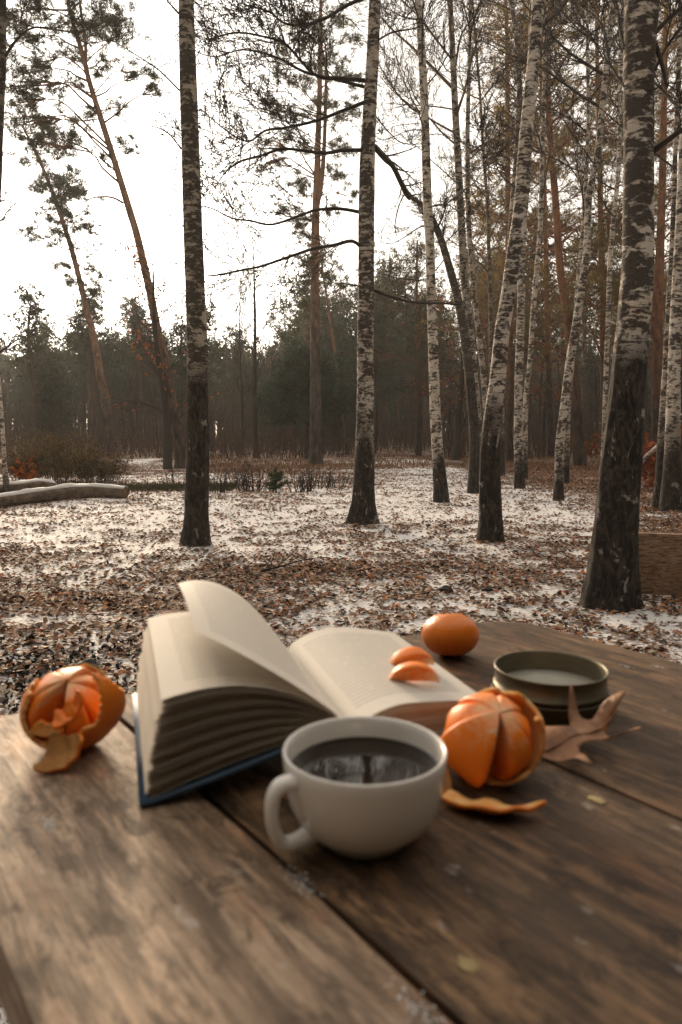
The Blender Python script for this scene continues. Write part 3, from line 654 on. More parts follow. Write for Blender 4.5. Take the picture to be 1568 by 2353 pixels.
bare('thin pale crooked tree in the dark wood left of the slim pale birch', 955, 1043, 6.0, .05, m=M_twig_pale, spread=.4)
bare('bare tree with orange leftover leaves under the glowing red pine', 1250, 1046, 7.0, .07, leafy=900)
bare('slender bare tree far right with orange leaf remnants', 1560, 1044, 7.5, .06, leafy=500)

# far wood: individual trees copied from a few originals
def far_pine(seed, H, lowf, rmax, needle, nt_=34, bark=M_fartrunk, npad=34):
    R.seed(seed); root = empty('far_pine', (0, -60, 0), None, None)
    pts = [Vector((0, 0, -.1)), Vector((R.uniform(-.1, .1), 0, H*.35)), Vector((R.uniform(-.2, .2), R.uniform(-.2, .2), H*.7)), Vector((R.uniform(-.3, .3), 0, H))]
    link('trunk', trunk_mesh('trunk', pts, [.17, .14, .09, .02], 8, .5, .03, .03, seed, 1.1), bark, root, smooth=True)
    cen = []; S = []
    for k in range(npad):
        f = (k+R.random())/npad; z = H*(lowf+(1-lowf)*f*.97); p, _ = pathat(pts, z); rr = rmax*(1-.8*f**1.4)*R.uniform(.2, 1); a = R.uniform(0, 6.28)
        c = p+Vector((math.cos(a)*rr, math.sin(a)*rr, 0)); tf, subs = pad_tufts(c, R.uniform(.45, .8), nt_, .6); cen += tf; S.append((tuple(p-UP*.3), tuple(c), .03, .01))
    link('branches', seg_mesh('branches', S, 3), bark, root)
    link('crown', needle_mesh('crown', cen, .26, 6, .22, .3), needle, root)
    return root
def far_bare(seed, H, m, leafy=0):
    R.seed(seed); root = empty('far_bare_tree', (0, -60, 0), None, None)
    pts = [Vector((0, 0, -.1)), Vector((R.uniform(-.2, .2), 0, H*.4)), Vector((R.uniform(-.3, .3), 0, H*.75)), Vector((R.uniform(-.5, .5), 0, H))]
    link('trunk', trunk_mesh('trunk', pts, [.10, .08, .05, .015], 7, .5, .04, .05, seed, 1.1), m, root, smooth=True)
    S = []
    for k in range(18):
        z = H*(.18+.78*(k+R.random())/18); p, _ = pathat(pts, z); a = R.uniform(0, 6.28); f = 1-.6*z/H
        grow(S, p, Vector((math.cos(a)*.8, math.sin(a)*.8, R.uniform(.5, 1.1))), H*.28*f, .035*f, 2, .06, .18, 3, 4, .55)
    link('crown', seg_mesh('crown', S, 3), m, root)
    if leafy:
        en = [s[1] for s in S if s[3] < .01]; cs = np.array([en[R.randrange(len(en))] for _ in range(leafy)])+rng.normal(0, .12, (leafy, 3))
        link('leaves', needle_mesh('leaves', cs, .13, 2, .7, -.3), M_rust, root)
    return root
def clone(src, loc, rz, s, label, cat, group):
    c = src.copy(); C.objects.link(c); c.location = loc; c.rotation_euler = (0, 0, rz); c.scale = (s, s, s); tag(c, label, cat, group)
    for ch in src.children:
        d = ch.copy(); C.objects.link(d); d.parent = c
    return c
kinds = [(far_pine(101, 9.5, .45, 1.8, M_needle_far), 'p'), (far_pine(102, 10.5, .55, 2.0, M_needle_far), 'p'), (far_pine(103, 8.5, .35, 1.6, M_needle_far), 'p'),
         (far_pine(104, 7.0, .08, 1.9, M_needle_d, 30, npad=44), 'y'), (far_pine(105, 6.0, .06, 1.7, M_needle_far, 30, npad=40), 'y'),
         (far_bare(106, 8.0, M_brush), 'b'), (far_bare(107, 7.0, M_brush, 130), 'b'), (far_bare(108, 6.2, M_twig, 0), 'b'), (far_bare(109, 7.5, M_twig_pale, 0), 'b')]
LBL = dict(p=('dark pine in the far wood closing the clearing', 'pines of the far wood'), y=('low-branched bushy evergreen in the far wood', 'bushy evergreens of the far wood'), b=('bare brown broadleaved tree in the far wood', 'bare trees of the far wood'))
R.seed(77)
used = set()
for k in range(250):
    f = (k+.5)/250; Y = 33+45*f**1.3+R.uniform(-1, 1); X = R.uniform(-.56, .56)*(Y+3)
    if abs(X-.07*Y-1) < 1.5 and Y < 36: continue
    kd = R.choices(range(9), weights=([2, 2, 1, 1.2, 1.2, 4, 4, 3, 2.] if Y < 46 else [5, 5, 4, 3, 3, 1.5, 2, 1, 1]))[0]
    src, ty = kinds[kd]; s = R.uniform(.8, 1.05)*(.62+.0100*Y)
    if ty == 'b': s *= .85
    if X > .17*Y: s *= 1.0+.22*min(1, (X/Y-.17)/.15)*(ty == 'p')
    if X < -.1*Y: s *= .78
    if ty == 'p' and X > .13*Y and R.random() < .6: continue
    lb, gr = LBL[ty]; loc = (X, Y, gh(X, Y))
    if kd not in used:
        used.add(kd); src.location = loc; src.scale = (s, s, s); tag(src, lb, 'tree', gr)
    else: clone(src, loc, R.uniform(0, 6.28), s, lb, 'tree', gr)
# woodland beyond, one mass
S = []; cen = []
for k in range(900):
    Y = R.uniform(72, 120); X = R.uniform(-.62, .62)*Y; H = R.uniform(8, 11.5)*(Y/88); S.append(((X, Y, -.1), (X+R.uniform(-.4, .4), Y, H), .16, .04))
    for q in range(9):
        c = Vector((X+R.gauss(0, 1.0), Y+R.gauss(0, 1.0), H*(.25+.75*R.random()))); cen.append(c)
cen = np.array(cen); cen = np.repeat(cen, 9, 0)+rng.normal(0, .55, (len(cen)*9, 3))
wm = seg_mesh('woodland', S, 4)
o = link('woodland', needle_mesh('woodland', cen, .55, 4, .4, .3), M_needle_far); tag(o, 'distant mass of pines closing the view behind the far wood', 'woodland', kind='stuff')
o = link('woodland_trunks', wm, M_fartrunk); tag(o, 'distant mass of trunks within the far woodland', 'woodland', kind='stuff')
# the same wood goes on beside and behind the viewpoint
S = []; cen = []
for k in range(1000):
    if k < 620: X = R.uniform(-34, 34); Y = -R.uniform(4.5, 30)
    else: sd_ = R.choice((-1, 1)); Y = R.uniform(-6, 45); X = sd_*(.64*max(Y, 0)+(9 if sd_ > 0 else 12)+R.uniform(0, 14))
    H = R.uniform(11, 17); S.append(((X, Y, -.1), (X+R.uniform(-.4, .4), Y, H), .15, .04))
    for q in range(14): cen.append((X+R.gauss(0, 1.0), Y+R.gauss(0, 1.0), H*(.05+.95*R.random())))
cen = np.array(cen); cen = np.repeat(cen, 9, 0)+rng.normal(0, .5, (len(cen)*9, 3))
o = link('woodland', needle_mesh('woodland', cen, .6, 4, .45, .3), M_needle_far); tag(o, 'pine wood surrounding the picnic table beside and behind the viewpoint', 'woodland', kind='stuff')
o = link('woodland_trunks', seg_mesh('woodland_trunks', S, 5), M_fartrunk); tag(o, 'trunks of the pine wood beside and behind the viewpoint', 'woodland', kind='stuff')
# undergrowth brush
S = []; R.seed(15)
for k in range(6500):
    Y = 27.5+30*R.random()**1.35; X = R.uniform(-.56, .56)*(Y+3)
    if fbm(X*.3, Y*.3, 0, 91, 2) < .36 and Y < 38: continue
    if abs(X-.07*Y-.6) < 1.3 and Y < 33: continue
    h = R.uniform(.5, 3.4)*(1 if Y > 33 else .4); grow(S, (X, Y, gh(X, Y)-.03), Vector((R.uniform(-.35, .35), R.uniform(-.3, .3), 1)), h, .013+.006*R.random(), 1 if k % 2 else 0, .05, .16, 1, 5, .5)
o = link('undergrowth', seg_mesh('undergrowth', S, 3), M_brush); tag(o, 'brown leafless brush and saplings under the far wood', 'undergrowth', kind='stuff')
cs = np.array([s[1] for s in S]); cs = cs[rng.uniform(size=len(cs)) < .33]
o = link('undergrowth_leaves', needle_mesh('undergrowth_leaves', cs+rng.normal(0, .1, cs.shape), .07, 2, .8, -.3), m_needles('brown_dead_leaf', (.05, .028, .016), (.20, .085, .035))); tag(o, 'dead brown leaves clinging in the brush', 'undergrowth', kind='stuff')

# ------------------------------------------------------------------ bushes, logs, board, small ground things
def stems_bush(name, label, cx, cy, rx, ry, h, n, m, leaf=None, nl=0, ls=.05, cat='bush', group=None, r=.006, k=2):
    root = empty(name, (cx, cy, gh(cx, cy)), label, cat, group); S = []; off = np.array(root.location)
    for _ in range(n):
        a = R.uniform(0, 6.28); q = R.random()**.5; x = cx+math.cos(a)*rx*q*.8; y = cy+math.sin(a)*ry*q*.8
        grow(S, (x, y, gh(x, y)-.02), Vector((math.cos(a)*q*.5, math.sin(a)*q*.4, 1)), h*(1-.45*q)*R.uniform(.6, 1.1), r, 1, .05, .17, k, 5, .5)
    tag(link('stems', seg_mesh('stems', S, 3, off), m, root), kind='stuff')
    if leaf is not None:
        en = np.array([s[1] for s in S]); cs = en[rng.integers(0, len(en), nl)]+rng.normal(0, .03, (nl, 3)); cs = cs[cs[:, 2] > .1]
        link('leaves', needle_mesh('leaves', cs, ls, 3, .5, 0., off), leaf, root)
    return root
M_olive = m_needles('olive_bush_leaf', (.06, .045, .016), (.21, .13, .04))
b = PZ(110, 1118, 0)
stems_bush('bush', 'dense low olive-brown bush behind the fallen logs at left', b.x-.1, b.y+1.1, 1.35, .7, 1.05, 150, M_brush, M_olive, 5200, .05)
b = PZ(205, 1112, 0)
stems_bush('bush', 'sparser reddish twig bush at the right end of the olive bush', b.x, b.y+.9, .55, .5, .65, 60, M_brush, m_needles('reddish_bush_leaf', (.05, .018, .012), (.13, .05, .03)), 700, .045)
b = PZ(92, 1108, 0)
stems_bush('oak_sapling', 'tiny oak sapling with bright orange leaves between log and bush', b.x, b.y-.6, .16, .1, .62, 5, M_twig, m_needles('orange_sapling_leaf', (.45, .10, .015), (.75, .22, .03), .4), 60, .12, cat='sapling')
b = PZ(1495, 1128, 0)
stems_bush('oak_sapling', 'oak sapling with clustered orange-brown leaves beside the large thick birch', b.x, b.y-.2, .32, .3, 1.2, 10, M_twig, m_needles('rust_sapling_leaf', (.13, .030, .012), (.42, .11, .03), .35), 420, .13, cat='sapling')
b = PZ(1362, 1060, 0)
stems_bush('oak_sapling', 'small rust-leaved sapling beside the foot of the glowing red pine', b.x, b.y, .5, .4, 1.6, 7, M_twig, m_needles('rust_sapling_leaf_far', (.16, .04, .012), (.42, .12, .03), .35), 170, .15, cat='sapling')
for (px, py, h, lb, n_) in [(575, 1128, .62, 'clump of dry leafless stems left of the little green pine', 14), (690, 1130, .5, 'dry stem clump right of the little green pine', 12), (545, 1120, .45, 'low dry stems close to the lone mossy birch', 9), (728, 1122, .42, 'thin dry stems in the snow by the start of the path', 9), (488, 1132, .5, 'dry stems right behind the foot of the lone mossy birch', 8), (770, 1118, .5, 'thin dry stems just left of the crooked-limbed birch', 7), (398, 1112, .35, 'few dry stems standing left of the lone mossy birch', 6)]:
    b = PZ(px, py, 0); stems_bush('withered_weed', lb, b.x, b.y, .32, .2, h*1.1, n_*2, M_twig, cat='weed', r=.009, k=2)
# little green pine sapling
b = PZ(635, 1132, 0); rt = empty('pine_sapling', (b.x, b.y, gh(b.x, b.y)), 'little bushy green pine sapling in the snow', 'sapling'); S = []; cen = []
for k in range(26):
    a = R.uniform(0, 6.28); z = R.uniform(.03, .30); L = .26*(1-z/.55)*R.uniform(.5, 1.2); p0 = Vector((0, 0, z)); p1 = Vector((math.cos(a)*L, math.sin(a)*L*.8, z+R.uniform(.02, .1)))
    S.append((tuple(p0), tuple(p1), .006, .003)); cen += [tuple(p0.lerp(p1, q)) for q in (.35, .5, .65, .8, .9, 1.)]
S.append(((0, 0, 0), (0, 0, .42), .012, .004)); cen += [(0, 0, z) for z in (.2, .25, .3, .34, .38, .42)]
link('stem', seg_mesh('stem', S, 4), M_twig, rt); link('needles', needle_mesh('needles', cen, .085, 12, .12, .4), m_needles('sapling_needle', (.018, .035, .012), (.07, .10, .035)), rt)

# snow-topped logs
def _unused_log(label, p0, p1, pe, r0, r1, seed, snow=True, name="x", off=.0):
    R.seed(seed); root = empty(name, tuple(p0), label, 'log')
    pts = [p0, p0.lerp(p1, .5)+Vector((0, 0, off)), p1, p1.lerp(pe, .5), pe]
    rads = [r0, r0*1.02, (r0+r1)/2*1.05, r1, r1*1.04]
    me = trunk_mesh('bark', pts, rads, 26, .05, .05, .07, seed, 1.0, 0, p0)
    n = len(me.vertices); V = np.zeros(n*3, np.float32); me.vertices.foreach_get('co', V); V = V.reshape(-1, 3, order='C')
    link('bark', me, m_plain('log_bark_'+name, (.115, .085, .062), (.03, .022, .017), scale=9, bump=.9, bd=.02), root, smooth=True)
    return root, pts, rads
def tube_along(name, pts, rads, sides, mat, root, off, ca=0, cb=2*math.pi, grow_=0.0, seed=0, ends=True):
    """horizontal log-like surface with rings square to the path"""
    sm = smooth_path(pts, 8); n = len(sm); rr = np.interp(np.linspace(0, len(pts)-1, n), range(len(pts)), rads)
    A = np.array([tuple(p) for p in sm]); d = np.gradient(A, axis=0); d /= np.linalg.norm(d, axis=1, keepdims=True)
    u = np.cross(d, [[0, 0, 1.]]); u /= np.linalg.norm(u, axis=1, keepdims=True); w = np.cross(u, d)
    a = ca+(cb-ca)*np.arange(sides)/(sides if cb-ca > 6.2 else sides-1)
    s = np.arange(n)[:, None]*.12
    nz = (fbm(np.cos(a)[None]*2.5, np.sin(a)[None]*2.5, s*1.4, seed, 4)-.5)
    if cb-ca > 6.2: r = rr[:, None]*(1+.5*nz)
    else:
        edge = np.sin((a-ca)/(cb-ca)*math.pi)[None]**.5
        r = rr[:, None]*(1+.5*nz)+(.012+.03*fbm(a[None]*2, s*3, 0, seed+1, 3))*edge*1.3-.012
    V = A[:, None]+u[:, None]*np.cos(a)[None, :, None]*r[..., None]+w[:, None]*np.sin(a)[None, :, None]*r[..., None]
    closed = cb-ca > 6.2; m_ = sides if closed else sides-1
    i = np.arange(n-1)[:, None]; j = np.arange(m_)[None]; jn = (j+1) % sides
    Fq = np.stack([i*sides+j, (i+1)*sides+j, (i+1)*sides+jn, i*sides+jn], 2).reshape(-1, 4)
    me = mesh_np(name, V.reshape(-1, 3)-np.array(off), Fq)
    o = link(name, me, mat, root, smooth=True)
    if closed and ends:
        for idx, nm in ((0, 'cut_end'), (n-1, 'cut_end')):
            ring = V[idx]-np.array(off); c = ring.mean(0)+np.array(d[idx])*(.012 if idx else -.012)
            e = mesh_py(nm, [tuple(c)]+[tuple(q) for q in ring], [(0, 1+k, 1+(k+1) % sides) if idx else (0, 1+(k+1) % sides, 1+k) for k in range(sides)])
            link(nm, e, M_cut, root)
    return o
M_cut = m_plain('cut_wood', (.22, .15, .09), (.06, .04, .028), scale=12)
M_logbark = m_plain('log_bark', (.20, .14, .095), (.04, .028, .02), scale=7, bump=.9, bd=.02, stretch=(1, 2, 2))
t = NT('snow'); t.set(Base_Color=t.mix(t.noise(t.coord('Object', 14), 1, 5), (.80, .78, .77), (.60, .58, .56)), Roughness=.7, Normal=t.bump(t.noise(t.coord('Object', 30), 1, 5), .4, .01)); M_snow = t.m
def make_log(label, path, rads, seed, name='fallen_log', snow=True):
    root = empty(name, tuple(path[0]), label, 'log'); off = path[0]
    tube_along('bark', path, rads, 24, M_logbark, root, off, seed=seed)
    if snow: tube_along('snow_cap', path, rads, 12, M_snow, root, off, math.radians(48), math.radians(138), seed=seed)
    return root
lp = []
for px, py in [(-90, 1178), (0, 1166), (75, 1158), (150, 1150), (210, 1145), (286, 1147)]:
    q = PZ(px, py, 0); lp.append(q)
hs_ = [.085, .085, .10, .11, .105, .09]
lp = [Vector((q.x, q.y+.1, h*.95)) for q, h in zip(lp, hs_)]
make_log('long thick fallen log topped with snow in the left clearing', lp, [.075, .08, .095, .105, .10, .082], 3)
lp2 = [Vector((PZ(x, y, 0).x, PZ(x, y, 0).y+.1, z)) for x, y, z in [(-60, 1138, .09), (30, 1136, .10), (80, 1131, .11), (122, 1129, .09)]]
make_log('shorter snowy log lying behind the long fallen log', lp2, [.08, .085, .095, .05], 9)
lp3 = [Vector((PZ(x, y, 0).x, PZ(x, y, 0).y+.1, .07)) for x, y in [(1022, 1068), (1045, 1070), (1068, 1072)]]
make_log('small dark log between slim pale birch and arching tree', lp3, [.07, .075, .07], 12, snow=False)

def lump(name, label, cat, x, y, sx, sy, sz, mat, seed, amp=.5, parent=None, group=None, nu=22, nv=14):
    u = np.linspace(0, 2*math.pi, nu, endpoint=False); v = np.linspace(0.0, math.pi, nv)
    U, Vv = np.meshgrid(u, v); X = np.sin(Vv)*np.cos(U); Y = np.sin(Vv)*np.sin(U); Z = np.cos(Vv)
    r = 1+amp*2*(fbm(X*1.6+5, Y*1.6+5, Z*1.6+5, seed, 4)-.5)
    P = np.stack([X*r*sx, Y*r*sy, Z*r*sz], 2).reshape(-1, 3)
    i = np.arange(nv-1)[:, None]; j = np.arange(nu)[None]; jn = (j+1) % nu
    Fq = np.stack([i*nu+j, (i+1)*nu+j, (i+1)*nu+jn, i*nu+jn], 2).reshape(-1, 4)
    o = link(name, mesh_np(name, P, Fq), mat, parent, (x, y, gh(x, y)+sz*.45), smooth=True)
    tag(o, label, cat, group); return o
M_char = m_plain('charcoal', (.018, .018, .018), (.005, .005, .005), scale=30, rough=.75, bump=.8)
M_clod = m_plain('dark_clod', (.06, .042, .03), (.015, .011, .009), scale=30, bump=.9)
for k, (px, py, s, lb) in enumerate([(204, 1524, .052, 'largest charred wood lump of the old fire spot behind the peeled tangerine'), (172, 1523, .035, 'charred lump just left of the largest black lump'), (155, 1540, .030, 'low black charred crumb nearest the table edge'), (210, 1558, .045, 'flat dark charred piece below the largest black lump'), (120, 1545, .026, 'leftmost small charcoal crumb of the fire spot')]):
    q = PZ(px, py, .03); lump('charred_lump', lb, 'charcoal', q.x, q.y, s*1.2, s, s*.6, M_char, k+3, .6)
n = 800; a = rng.normal(0, 1, (n, 2)); q = PZ(150, 1548, 0); X = q.x+a[:, 0]*.42; Y = q.y+a[:, 1]*.30; c_ = np.stack([X, Y, gheight(X, Y)+.008], 1)
o = link('charcoal_crumbs', needle_mesh('charcoal_crumbs', c_, .022, 4, .9, .1), m_plain('charcoal_grain', (.012, .012, .012), rough=.8)); tag(o, 'black charcoal crumbs of an old fire in the snow by the table', 'charcoal', kind='stuff')
for px, py, s, lb in [(1022, 1353, .045, 'dark clod of earth in the leaves above the whole tangerine'), (1120, 1352, .03, 'small dark tuft right of the clod of earth')]:
    q = PZ(px, py, .02); lump('earth_clod', lb, 'clod', q.x, q.y, s*1.3, s, s*.6, M_clod, 31, .7)
S = []; 
q = PZ(720, 1288, .02)
rt = empty('fallen_twig', tuple(q), 'long thin fallen twig on the leaves behind the open book', 'twig')
limb(S, [PZ(x, y, z) for x, y, z in [(600, 1312, .03), (650, 1300, .05), (700, 1286, .05), (750, 1280, .03)]], .008, .003, kids=8, tl=.25, lvl=0); link('twig', seg_mesh('twig', S, 4, np.array(q)), M_twig, rt)

# wood materials
def m_wood(name, a, b, ring=(.9, 14, 14), dark=.5, rough=.55, spec=.5, seed=0, rot=0):
    t = NT(name)
    v = t.coord('Object', (ring[0], ring[1], ring[1]), loc=(seed, seed*1.7, 0))
    g = t.noise(v, 1, 6, .62, .4)
    fine = t.noise(t.coord('Object', (7, 150, 150), loc=(seed, 0, 0)), 1, 4, .65)
    streak = t.noise(t.coord('Object', (11, 75, 75), loc=(seed, 2, 0)), 1, 5, .75, .4)
    bl = t.noise(t.coord('Object', (9, 16, 16), loc=(seed*2, 3, 0)), 1, 5, .65, .4)
    stain = t.noise(t.coord('Object', (24, 50, 50), loc=(seed*3, 1, 0)), 1, 6, .72, .5)
    rust = t.noise(t.coord('Object', (8, 18, 18), loc=(seed*4, 6, 0)), 1, 4, .6)
    col = t.mix(t.ramp(g, (.36, 0), (.62, 1)), b, a)
    col = t.mix(t.ramp(rust, (.54, 0), (.66, .5)), col, (a[0]*1.0, a[1]*.68, a[2]*.50))
    col = t.mix(t.ramp(streak, (.42, .9), (.56, 0)), col, tuple(c*.40 for c in b))
    col = t.mix(t.ramp(fine, (.38, .5), (.56, 0)), col, tuple(c*.42 for c in b))
    col = t.mix(t.ramp(bl, (.46, .0), (.62, dark)), col, tuple(c*.42 for c in b))
    col = t.mix(t.ramp(stain, (.52, 0), (.62, .8)), col, tuple(c*.25 for c in b))
    wsp = t.noise(t.coord('Object', (22, 40, 40), loc=(seed, 9, 0)), 1, 4, .6)
    col = t.mix(t.ramp(wsp, (.66, 0), (.72, .45)), col, (.58, .53, .47))
    hh = t.math('ADD', t.math('MULTIPLY', fine, .6), t.math('MULTIPLY', streak, .7))
    return t.set(Base_Color=col, Roughness=t.n('ShaderNodeMapRange', Value=stain, **{'To Min': rough-.12, 'To Max': rough+.2}).outputs[0], Specular_IOR_Level=spec, Normal=t.bump(hh, .6, .004))

# ------------------------------------------------------------------ brown board by the big birch
bo = PY(1446, 1378, 4.50); bo.z = .03; topl = PY(1463, 1225, 4.50)
root = empty('wooden_board', tuple(bo), 'wide weathered brown board standing on edge behind the large thick birch', 'board')
W = 1.5; Hh = topl.z-bo.z; n_ = 14
out = [(0, 0)]+[(topl.x-bo.x-.0, Hh-.012), (topl.x-bo.x+.012, Hh)]+[(W, Hh-.05)]+[(W, -.12+.04)]
V = [(x, 0, z) for x, z in out]+[(x, .045, z) for x, z in out]; k = len(out)
me = mesh_py('plank', V, [tuple(range(k)), tuple(range(2*k-1, k-1, -1))]+[(i, i+k, (i+1) % k+k, (i+1) % k) for i in range(k)])
M_board = m_wood('board_wood', (.68, .48, .34), (.48, .31, .20), (1.2, 9, 9), .35, .75, .2, 4)
o = link('plank', me, M_board, root)
def box(name, size, mat, parent, loc, bev=.004, rot=(0, 0, 0)):
    sx, sy, sz = [s/2 for s in size]
    V = [(x*sx, y*sy, z*sz) for x in (-1, 1) for y in (-1, 1) for z in (-1, 1)]
    me = mesh_py(name, V, [(0, 1, 3, 2), (4, 6, 7, 5), (0, 4, 5, 1), (2, 3, 7, 6), (0, 2, 6, 4), (1, 5, 7, 3)])
    o = link(name, me, mat, parent, loc); o.rotation_euler = rot
    if bev: bm = o.modifiers.new('b', 'BEVEL'); bm.width = bev; bm.segments = 2
    return o
box('post', (.07, .07, .40), M_board, root, (.75, .085, .17)); box('post', (.07, .07, .40), M_board, root, (1.4, .085, .17))

# ------------------------------------------------------------------ table
TA = math.radians(36)
tab = empty('wooden_table', (0, 0, 0), 'weathered wooden plank table in the foreground carrying cup, book and tangerines', 'table')
E1 = Vector((math.cos(TA), math.sin(TA), 0)); D1 = Vector((-math.sin(TA), math.cos(TA), 0))
def plank(s0, s1, t0, t1, mat, seed, thick=.042, round_=0.0, wob=.002):
    """local x runs along the plank"""
    nl, nw = 90, 12; ts = np.linspace(t0, t1, nl); f = np.linspace(0, 1, nw)
    le = s0+wob*(fbm(ts*6, 0, 0, seed, 3)-.5)*2; ri = s1+wob*(fbm(ts*6, 7, 0, seed, 3)-.5)*2
    if round_:
        q = np.clip((ts-(t1-round_))/round_, 0, 1); ri = ri-round_*.75*(1-np.sqrt(np.clip(1-q**2, 0, 1)))
    T_, F_ = np.meshgrid(ts, f, indexing='ij'); S_ = le[:, None]+(ri-le)[:, None]*F_
    edge = np.minimum(F_, 1-F_)*(s1-s0); Z = .0006*(fbm(T_*5, S_*30, 0, seed, 3)-.5)-.003*np.exp(-edge/.004)
    top = np.stack([T_, -S_, Z], 2).reshape(-1, 3); bot = top.copy(); bot[:, 2] = -thick
    V = np.concatenate([top, bot]); n0 = nl*nw
    i = np.arange(nl-1)[:, None]; j = np.arange(nw-1)[None]
    a = np.stack([i*nw+j, i*nw+j+1, (i+1)*nw+j+1, (i+1)*nw+j], 2).reshape(-1, 4)
    F2 = [tuple(int(x) for x in r) for r in a[:, ::-1]]+[tuple(int(x)+n0 for x in r) for r in a]
    per = [i*nw for i in range(nl)]+[(nl-1)*nw+j for j in range(1, nw)]+[i*nw+nw-1 for i in range(nl-2, -1, -1)]+[j for j in range(nw-2, 0, -1)]
    for a_, b_ in zip(per, per[1:]+per[:1]): F2.append((a_, b_, b_+n0, a_+n0))
    me = mesh_py('plank', V, F2)
    o = link('plank', me, mat, tab, (0, 0, TT)); o.rotation_euler = (0, 0, TA+math.pi/2)
    bm_ = me
    return o
M_w1 = m_wood('plank_pale', (.60, .43, .30), (.35, .235, .15), (.9, 16, 16), .6, .58, .35, 1)
M_w2 = m_wood('plank_brown', (.31, .182, .092), (.095, .052, .026), (.9, 13, 13), .7, .62, .35, 5)
M_w3 = m_wood('plank_right', (.33, .192, .098), (.115, .063, .031), (.9, 13, 13), .65, .62, .35, 8)
plank(.064, .2110, -.9, .684, M_w1, 1)
plank(.2155, .4475, -.9, .673, M_w2, 2)
plank(.4520, .764, -.9, .668, M_w3, 3, round_=.06)
rot = (0, 0, TA+math.pi/2)
def tl(s, t, z): v = E1*s+D1*t; return (v.x, v.y, z)
for tt_ in (.50, -.55):
    box('cross_beam', (.09, .66, .06), M_w2, tab, tl(.415, tt_, TT-.0425-.031), rot=rot)
for s_ in (.14, .69):
    for tt_ in (.50, -.55): box('leg', (.085, .085, TT-.105), M_w2, tab, tl(s_, tt_, (TT-.105)/2), rot=rot)

# ------------------------------------------------------------------ lathe helper
def lathe(name, prof, n=96):
    a = np.arange(n)*2*math.pi/n; P = np.array(prof, float); k = len(P)
    V = np.stack([P[:, 0:1]*np.cos(a), P[:, 0:1]*np.sin(a), np.repeat(P[:, 1:2], n, 1)], 2).reshape(-1, 3)
    i = np.arange(k-1)[:, None]; j = np.arange(n)[None]; jn = (j+1) % n
    return mesh_np(name, V, np.stack([i*n+j, i*n+jn, (i+1)*n+jn, (i+1)*n+j], 2).reshape(-1, 4))
def tube(name, pts, rads, n=16, sub=8, squash=1.0):
    sm = smooth_path(pts, sub); m = len(sm); rr = np.interp(np.linspace(0, len(pts)-1, m), range(len(pts)), rads)
    A = np.array([tuple(p) for p in sm]); d = np.gradient(A, axis=0); d /= np.linalg.norm(d, axis=1, keepdims=True)
    nrm = np.cross(A[0]-A[m//2], A[-1]-A[m//2]); nrm /= np.linalg.norm(nrm)
    v = np.cross(d, nrm[None]); a = np.arange(n)*2*math.pi/n
    V = A[:, None]+(nrm[None, None]*np.cos(a)[None, :, None]*squash+v[:, None]*np.sin(a)[None, :, None])*rr[:, None, None]
    i = np.arange(m-1)[:, None]; j = np.arange(n)[None]; jn = (j+1) % n
    return mesh_np(name, V.reshape(-1, 3), np.stack([i*n+j, (i+1)*n+j, (i+1)*n+jn, i*n+jn], 2).reshape(-1, 4))

# ------------------------------------------------------------------ cup and coffee
CH = .0565; CR = .0505
cc = PZ(838, 1718, TT+CH); cx, cy = cc.x, cc.y
cup = empty('coffee_cup', (cx, cy, TT+.0005), 'white ceramic cup of black coffee in the middle of the table', 'cup')
t = NT('white_glaze'); t.set(Base_Color=t.mix(t.noise(t.coord('Object', 30), 1, 3), (.84, .81, .77), (.78, .75, .71)), Roughness=.22, Specular_IOR_Level=.5, Coat_Weight=.2, Coat_Roughness=.1); M_glaze = t.m
prof = [(0.0, .0045), (.022, .0045), (.0245, 0.0), (.0275, .0002), (.0285, .003), (.034, .0065), (.041, .0135), (.0462, .024), (.0489, .036), (.0500, .048), (.0505, CH-.0014), (.0500, CH-.0002), (.0492, CH), (.0482, CH-.0008), (.0473, CH-.004), (.0466, .045), (.0450, .034), (.0420, .022), (.035, .0125), (.022, .008), (0.0, .007)]
link('body', lathe('body', prof), M_glaze, cup, smooth=True)
ha = math.radians(212); hd = Vector((math.cos(ha), math.sin(ha), 0))
hp = [hd*.0470+UP*.0455, hd*.0565+UP*.0475, hd*.0625+UP*.0425, hd*.0640+UP*.0320, hd*.0625+UP*.0215, hd*.0575+UP*.0120, hd*.048+UP*.0100, hd*.038+UP*.012]
link('handle', tube('handle', hp, [.0056, .0044, .0040, .0038, .0038, .0040, .0046, .0056], 16, 8, 1.25), M_glaze, cup, smooth=True)
t = NT('black_coffee')
rp = t.n('ShaderNodeTexWave', Vector=t.coord('Object', 1, loc=(.006, .002, 0)), wave_type='RINGS', rings_direction='Z', Scale=75., Distortion=1.0)
t.set(Base_Color=(.012, .006, .0035), Roughness=.03, Specular_IOR_Level=.5, IOR=1.36, Normal=t.bump(rp.outputs['Fac'], .012, .001)); M_coffee = t.m
cr_ = .0461
co = link('coffee', lathe('coffee', [(0, 0), (.02, 0), (.04, 0), (cr_-.0015, .0001), (cr_, .0009), (cr_, -.002), (.04, -.006)]), M_coffee, None, (cx, cy, TT+.0430), smooth=True)
tag(co, 'dark black coffee mirroring the sky inside the white cup', 'coffee')

